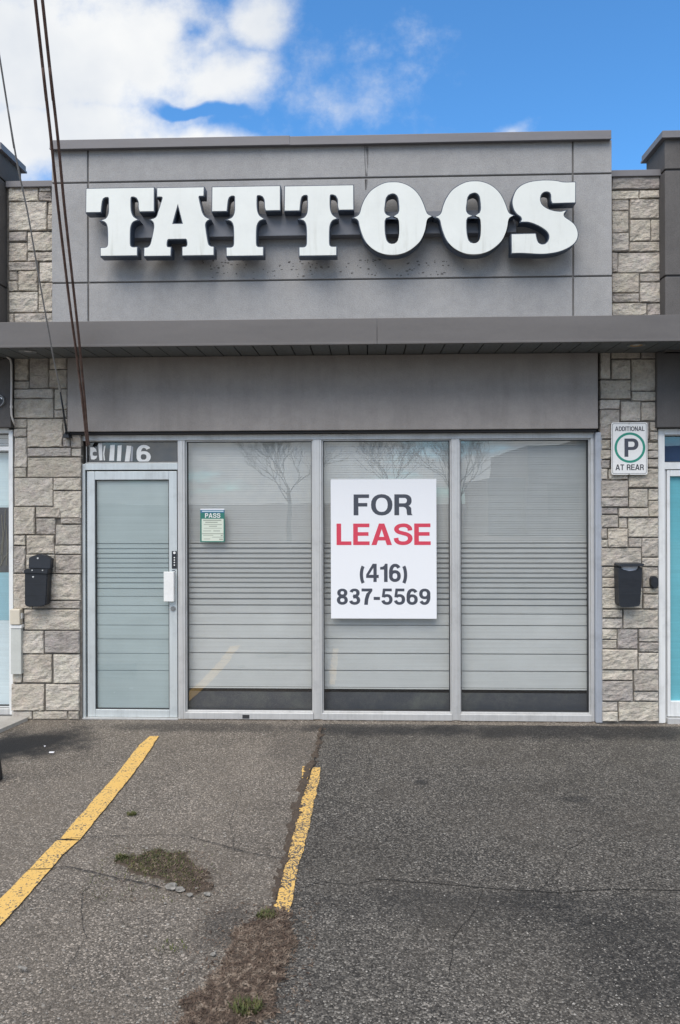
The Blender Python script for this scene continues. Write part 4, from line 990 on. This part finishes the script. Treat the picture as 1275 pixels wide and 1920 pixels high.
for a, b, c, d in ((381, 974.6, 415, 976.4), (385, 978.6, 408, 980.2), (382, 983, 416, 984), (392, 986, 407, 987.4), (382, 990, 416, 990.8), (381, 995, 396, 996), (400, 994.8, 412.5, 996.2), (379, 1000, 419, 1001.4), (398, 1006.6, 419, 1007.6), (381, 1003.4, 400, 1004.2), (414, 1003, 417.5, 1005), (411, 1010, 418, 1012), (382, 1010, 394, 1011)):
    flat('fine_print', (a, b, c, d), 'pass_grey', 2, t)

# mailboxes
def mailbox_left():
    Ym = YS-.03
    P = lambda a, b, y=Ym-.09: at(a, b, y)
    t = thing('mailbox', (*[at(66, 1138, Ym)[0], Ym], at(66, 1138, Ym)[1]), 'closed black mailbox with arched lid on the left stone pier', 'mailbox', 'black mailboxes on the stone piers')
    bm = bmesh.new(); prism(bm, [P(*q) for q in ((45.5, 1072), (88.5, 1076), (85.5, 1134), (78, 1137.5), (50, 1138), (45.5, 1134))], Ym-.085, Ym+.01)
    bmesh.ops.bevel(bm, geom=bm.edges[:], offset=.006, segments=2, affect='EDGES'); obj('body', bm, M['black'], t)
    bm = bmesh.new(); prism(bm, [P(*q) for q in ((50, 1046.5), (60, 1042), (71, 1039.8), (82, 1043), (92, 1049), (90.5, 1067.5), (49, 1066))], Ym-.05, Ym+.012)
    bmesh.ops.bevel(bm, geom=bm.edges[:], offset=.004, segments=2, affect='EDGES'); lid = obj('lid', bm, M['black_lid'], t)
    bm = bmesh.new(); prism(bm, [P(*q) for q in ((45, 1069), (49, 1066.5), (90.5, 1068), (89.5, 1076.5), (70, 1073.5), (45, 1074.5))], Ym-.098, Ym+.005)
    bmesh.ops.bevel(bm, geom=bm.edges[:], offset=.004, segments=2, affect='EDGES'); obj('rim', bm, M['black'], t)
    for k, (a, b, yy) in enumerate(((71, 1046.5, -.05), (60.5, 1069.2, -.098), (80, 1069.4, -.098), (62.3, 1081.5, -.085))):
        xx, zz_ = at(a, b, Ym+yy); bm = bmesh.new(); disc(bm, xx, zz_, .0075 if k in (0, 3) else .0055, Ym+yy-.004, Ym+yy+.002, 14); obj('screw', bm, M['screw'], t)
    for yy in (1094, 1114):
        q = rect(46.5, yy, 86.5, yy+1.2, Ym-.085); box('crease', (q[0], q[1], Ym-.0862, Ym-.08, q[2], q[3]), M['black_lid'], t)
mailbox_left()
def mailbox_right():
    Ym = YS-.03
    P = lambda a, b, y=Ym-.10: at(a, b, y)
    t = thing('mailbox', (at(1181, 1138, Ym)[0], Ym, at(1181, 1138, Ym)[1]), 'open black mailbox with paper sticking out on the right stone pier', 'mailbox', 'black mailboxes on the stone piers')
    bm = bmesh.new(); prism(bm, [P(*q) for q in ((1159.5, 1064), (1165, 1064.5), (1168, 1068), (1183, 1071.5), (1196, 1069), (1199, 1063), (1204.5, 1064), (1200.5, 1134), (1196, 1137), (1166, 1139), (1161, 1134))], Ym-.10, Ym+.01)
    bmesh.ops.bevel(bm, geom=[e for e in bm.edges if abs(e.verts[0].co.y-e.verts[1].co.y) > .05], offset=.006, segments=2, affect='EDGES'); obj('body', bm, M['black'], t)
    bm = bmesh.new(); prism(bm, [P(*q) for q in ((1159, 1059), (1163, 1056.8), (1206, 1056.5), (1206.5, 1058.8), (1203, 1061.2), (1160, 1062))], Ym-.125, Ym+.012)
    bmesh.ops.bevel(bm, geom=bm.edges[:], offset=.003, segments=2, affect='EDGES'); obj('lid', bm, M['black_lid'], t)
    for yy in (1093, 1113):
        q = rect(1161.5, yy, 1202, yy+1.2, Ym-.10); box('crease', (q[0], q[1], Ym-.1012, Ym-.095, q[2], q[3]), M['black_lid'], t)
    bm = bmesh.new(); prism(bm, [at(*q, Ym-.06) for q in ((1165, 1060.5), (1195, 1061), (1194.5, 1069), (1185, 1078), (1166, 1078))], Ym-.072, Ym-.058)
    tag(obj('envelope', bm, M['paper'], origin=(at(1181, 1070, Ym)[0], Ym-.06, at(1181, 1075, Ym)[1])), 'white envelope sticking out of the open black mailbox', 'envelope')
mailbox_right()
# door bell, utility box, cover, conduit, wall lamp, downlights
x0, x1, z0, z1 = rect(1220.5, 1080.5, 1234.5, 1103, -.07)
t = thing('door_bell', ((x0+x1)/2, -.05, z0), 'rounded black bell box on right pier beside turquoise door', 'door bell')
bm = bmesh.new(); prism(bm, rrect(x0, x1, z0, z1, .028), -.075, -.03); bmesh.ops.bevel(bm, geom=[e for e in bm.edges if all(v_.co.y < -.07 for v_ in e.verts)], offset=.008, segments=2, affect='EDGES'); obj('housing', bm, M['black'], t)
bm = bmesh.new(); disc(bm, (x0+x1)/2, z0+(z1-z0)*.6, .012, -.0775, -.074, 16); obj('button', bm, M['black_lid'], t)
x0, x1, z0, z1 = rect(18.5, 1142.5, 37.5, 1171.5, -.09)
t = thing('utility_box', ((x0+x1)/2, -.05, z0), 'small beige junction box at the foot of the left pier', 'junction box')
box('housing', (x0, x1, -.095, -.03, z0, z1), M['beige'], t, .008)
q = rect(38, 1150, 41, 1160, -.07); box('clip', (q[0], q[1], -.075, -.04, q[2], q[3]), M['white'], t, .002)
x0, x1, z0, z1 = rect(20.5, 1176, 40, 1264, -.07)
t = thing('cable_cover', ((x0+x1)/2, -.05, z0), 'grey cover strip running down below the beige junction box', 'cable cover')
box('channel', (x0, x1, -.075, -.03, z0, z1), M['cover'], t, .004)
q = rect(20, 1172, 40.5, 1178, -.08); box('end_cap', (q[0], q[1], -.082, -.03, q[2], q[3]), M['white'], t, .003)
t = thing('conduit', (X(20, 790, -.11), -.11, Z(790, 20, -.11)), 'thin pale conduit bending down from the soffit at the left edge', 'conduit')
pts = [(-25, 642, -.30), (0, 660, -.16), (12, 668, -.12), (19.5, 674, -.105), (21.3, 683, -.10), (21.5, 720, -.10), (21, 764, -.10), (21.5, 778, -.10), (24, 787, -.09), (28, 797, -.06)]
bm = bmesh.new(); tube(bm, [(at(a, b, y)[0], y, at(a, b, y)[1]) for a, b, y in pts], .0085, 10); obj('pipe', bm, M['pipe'], t, smooth=True)
xx, zz_ = at(21.3, 763, -.10); bm = bmesh.new(); tube(bm, [(xx, -.10, zz_-.01), (xx, -.10, zz_+.01)], .0125, 10); obj('coupling', bm, M['pipe'], t)
cxp, czp = at(-3, 751, YL-.02)
t = thing('wall_lamp', (cxp, YL, czp), 'round black wall lamp with pale rim cut by the left edge', 'wall lamp')
bm = bmesh.new(); ringy(bm, cxp, czp, .052, .044, YL-.03, YL+.001, 32); obj('rim', bm, M['grey_trim'], t)
bm = bmesh.new(); disc(bm, cxp, czp, .0438, YL-.022, YL-.002, 28); obj('lens', bm, M['black'], t)
bm = bmesh.new(); prism(bm, [at(*q, YL-.023) for q in ((0, 744.5), (3, 745.5), (4.5, 749), (2, 747.5))], YL-.0235, YL-.0215); obj('glint', bm, M['screw'], t)
def zring(bm, cx, cy, ro, ri, z0, z1, seg=32):
    q = []
    for i in range(seg):
        a = 2*math.pi*i/seg; c, s = math.cos(a), math.sin(a)
        q.append([bm.verts.new((cx+rr*c, cy+rr*s, zz)) for rr, zz in ((ro, z0), (ro, z1), (ri, z1), (ri, z0))])
    for i in range(seg):
        a, b = q[i], q[(i+1) % seg]
        for k in range(4): bm.faces.new((a[k], b[k], b[(k+1) % 4], a[(k+1) % 4]))
def downlight(px, py, label, m_in):
    d = ray(px, py); tt = (ZS_F+.012-H)/d.z; p = CP+d*tt
    t = thing('downlight', (p.x, p.y, ZS_F+.012), label, 'ceiling light', 'round lights in the soffit')
    bm = bmesh.new(); zring(bm, p.x, p.y, .068, .05, ZS_F+.003, ZS_F+.0135); obj('trim_ring', bm, M['grey_trim'], t)
    bm = bmesh.new(); zring(bm, p.x, p.y, .0499, .032, ZS_F+.0055, ZS_F+.0135); obj('reflector', bm, M[m_in], t)
    bm = bmesh.new(); zring(bm, p.x, p.y, .0318, .001, ZS_F+.008, ZS_F+.0135); obj('bulb', bm, M['screw'], t)
downlight(52, 658, 'grey recessed soffit light above the left pier', 'grey_trim'); downlight(1193, 646, 'amber recessed soffit light above the right pier', 'amber')
q = (1222, 655, 1234, 648)

# ------------------------------------------------------------------ cables coming down from the street
def P3(px, py, Y): x, z = at(px, py, Y); return (x, Y, z)
def cable(name, pts, r, m, label, cat, extra=None):
    P = [Vector(P3(*p)) for p in pts]
    up = (P[0]-P[1]).normalized(); P = [P[0]+up*6.0] + P
    t = thing(name, tuple(P[-1]), label, cat)
    bm = bmesh.new(); fine = []
    for i in range(len(P)-1):
        p0, p1, p2, p3 = P[max(i-1, 0)], P[i], P[i+1], P[min(i+2, len(P)-1)]
        for j in range(6):
            s = j/6; fine.append(.5*((2*p1) + (p2-p0)*s + (2*p0-5*p1+4*p2-p3)*s*s + (3*p1-p0-3*p2+p3)*s**3) if i else p1.lerp(p2, s))
    fine.append(P[-1]); tube(bm, fine, r, 8); obj('strand', bm, m, t, smooth=True); return t
def run(pts, pyb, Yb, pyf=645, Yf=-.66):
    "depths for a straight run from the wall point (pyb, Yb) out past the fascia edge"
    zb_ = (935-pyb)/F*(D+Yb); zf_ = (935-pyf)/F*(D+Yf); k = (zf_-zb_)/(Yb-Yf); out = []
    for px, py in pts:
        w = (935-py)/F; s_ = (w*(D+Yb)-zb_)/(k+w); out.append((px, py, Yb-max(s_, 0)))
    return out
for pts, lb in (([(66, 0), (80, 125), (95, 255), (108, 380), (121, 490), (132, 580), (141, 645), (150, 715), (156, 765), (161, 815), (163.5, 836)], 'brown rusty cable, left one of the twin pair crossing the sign panel'),
                ([(79.5, 0), (93, 125), (108, 255), (120, 380), (132, 490), (142, 580), (149, 645), (155.5, 715), (160, 765), (164, 815), (167, 834)], 'brown rusty cable, right one of the twin pair crossing the sign panel')):
    cable('guy_cable', run(pts, 838, -.02), .0098, M['rust'], lb, 'cable')['group'] = 'twin brown cables'
wp = run([(0, 112), (14, 200), (33, 310), (52, 400), (66, 480), (80, 560), (92, 625), (101, 675), (112, 726), (113, 734), (118, 765), (123, 800), (125, 814)], 816, -.11)
t = cable('service_wire', wp[:9], .0058, M['wire'], 'thin grey wire at left ending in a black anchor by the lintel', 'cable')
W3 = [P3(*q) for q in wp]
bm = bmesh.new(); tube(bm, [Vector(W3[8]).lerp(Vector(W3[7]), .08), W3[9]], .0105, 8); obj('clamp', bm, M['steel'], t)
bm = bmesh.new(); tube(bm, W3[9:], [.0065, .008, .0085, .0105], 8); obj('sleeve', bm, M['black'], t, smooth=True)
bm = bmesh.new(); prism(bm, [P3(a, b, -.11)[0::2] for a, b in ((117.5, 820.5), (131, 820.5), (126.5, 810), (123, 810))], -.125, -.045); obj('anchor', bm, M['black'], t)

# ------------------------------------------------------------------ across the street, seen in the windows' reflections
fb_ = thing('building', (12, -32, 0), 'low flat-roofed building across the street, reflected in the right window', 'building')
bm = bmesh.new(); bx(bm, 8.0, 24, -42, -31, 0, 4.5); bx(bm, 6.2, 7.99, -41, -31.5, 0, 2.9); bx(bm, 11, 14, -38, -33, 4.5, 4.9); obj('wall', bm, M['far_wall'], fb_)
me = None
for i in range(5):
    box('window', (9+i*2.8, 10.6+i*2.8, -30.99, -31.02, 1.0, 2.6), M['far_window'], fb_)
def tree(x, y, h, seed, label):
    rd = random.Random(seed); t = thing('bare_tree', (x, y, 0), label, 'tree', 'bare trees across the street'); tb = bmesh.new(); cb = bmesh.new()
    tube(tb, [(x, y, 0), (x+.05, y, h*.2), (x, y, h*.42)], [.11, .09, .07], 7); obj('trunk', tb, M['bark'], t)
    def br(p, d, L, r, k):
        q = p + d*L; mid_ = p + d*L*.5 + Vector((rd.uniform(-1, 1), rd.uniform(-1, 1), rd.uniform(-.3, .6)))*L*.08
        tube(cb, [p, mid_, q], [r, r*.8, r*.6], 4, False)
        if k == 0: return
        for _ in range(3):
            nd_ = (d + Vector((rd.uniform(-1, 1), rd.uniform(-1, 1), rd.uniform(-.25, .8)))*.75).normalized(); br(p.lerp(q, rd.uniform(.55, 1)), nd_, L*rd.uniform(.6, .85), r*.62, k-1)
    for _ in range(5): br(Vector((x, y, h*rd.uniform(.3, .42))), Vector((rd.uniform(-.8, .8), rd.uniform(-.8, .8), 1)).normalized(), h*.24, .034, 5)
    obj('crown', cb, M['bark'], t)
for i, (x, y, h, lb) in enumerate(((-3.5, -27, 5.6, 'bare tree across the street reflected in the left window'), (1.2, -29, 5.4, 'bare tree across the street reflected beside the lease sign'), (4.0, -26, 5.0, 'bare tree across the street reflected in the right window edge'))): tree(x, y, h, 40+i, lb)
for i, (z_, lb) in enumerate(((5.3, 'lowest overhead line along the street'), (5.7, 'middle overhead line along the street'), (6.2, 'topmost overhead line along the street'))):
    bm = bmesh.new(); tube(bm, [(x, -22+.02*x*i, z_ + .0016*x*x) for x in range(-40, 41, 4)], .016, 5, False); tag(obj('overhead_wire', bm, M['rubber']), lb, 'wire', 'overhead lines along the street')
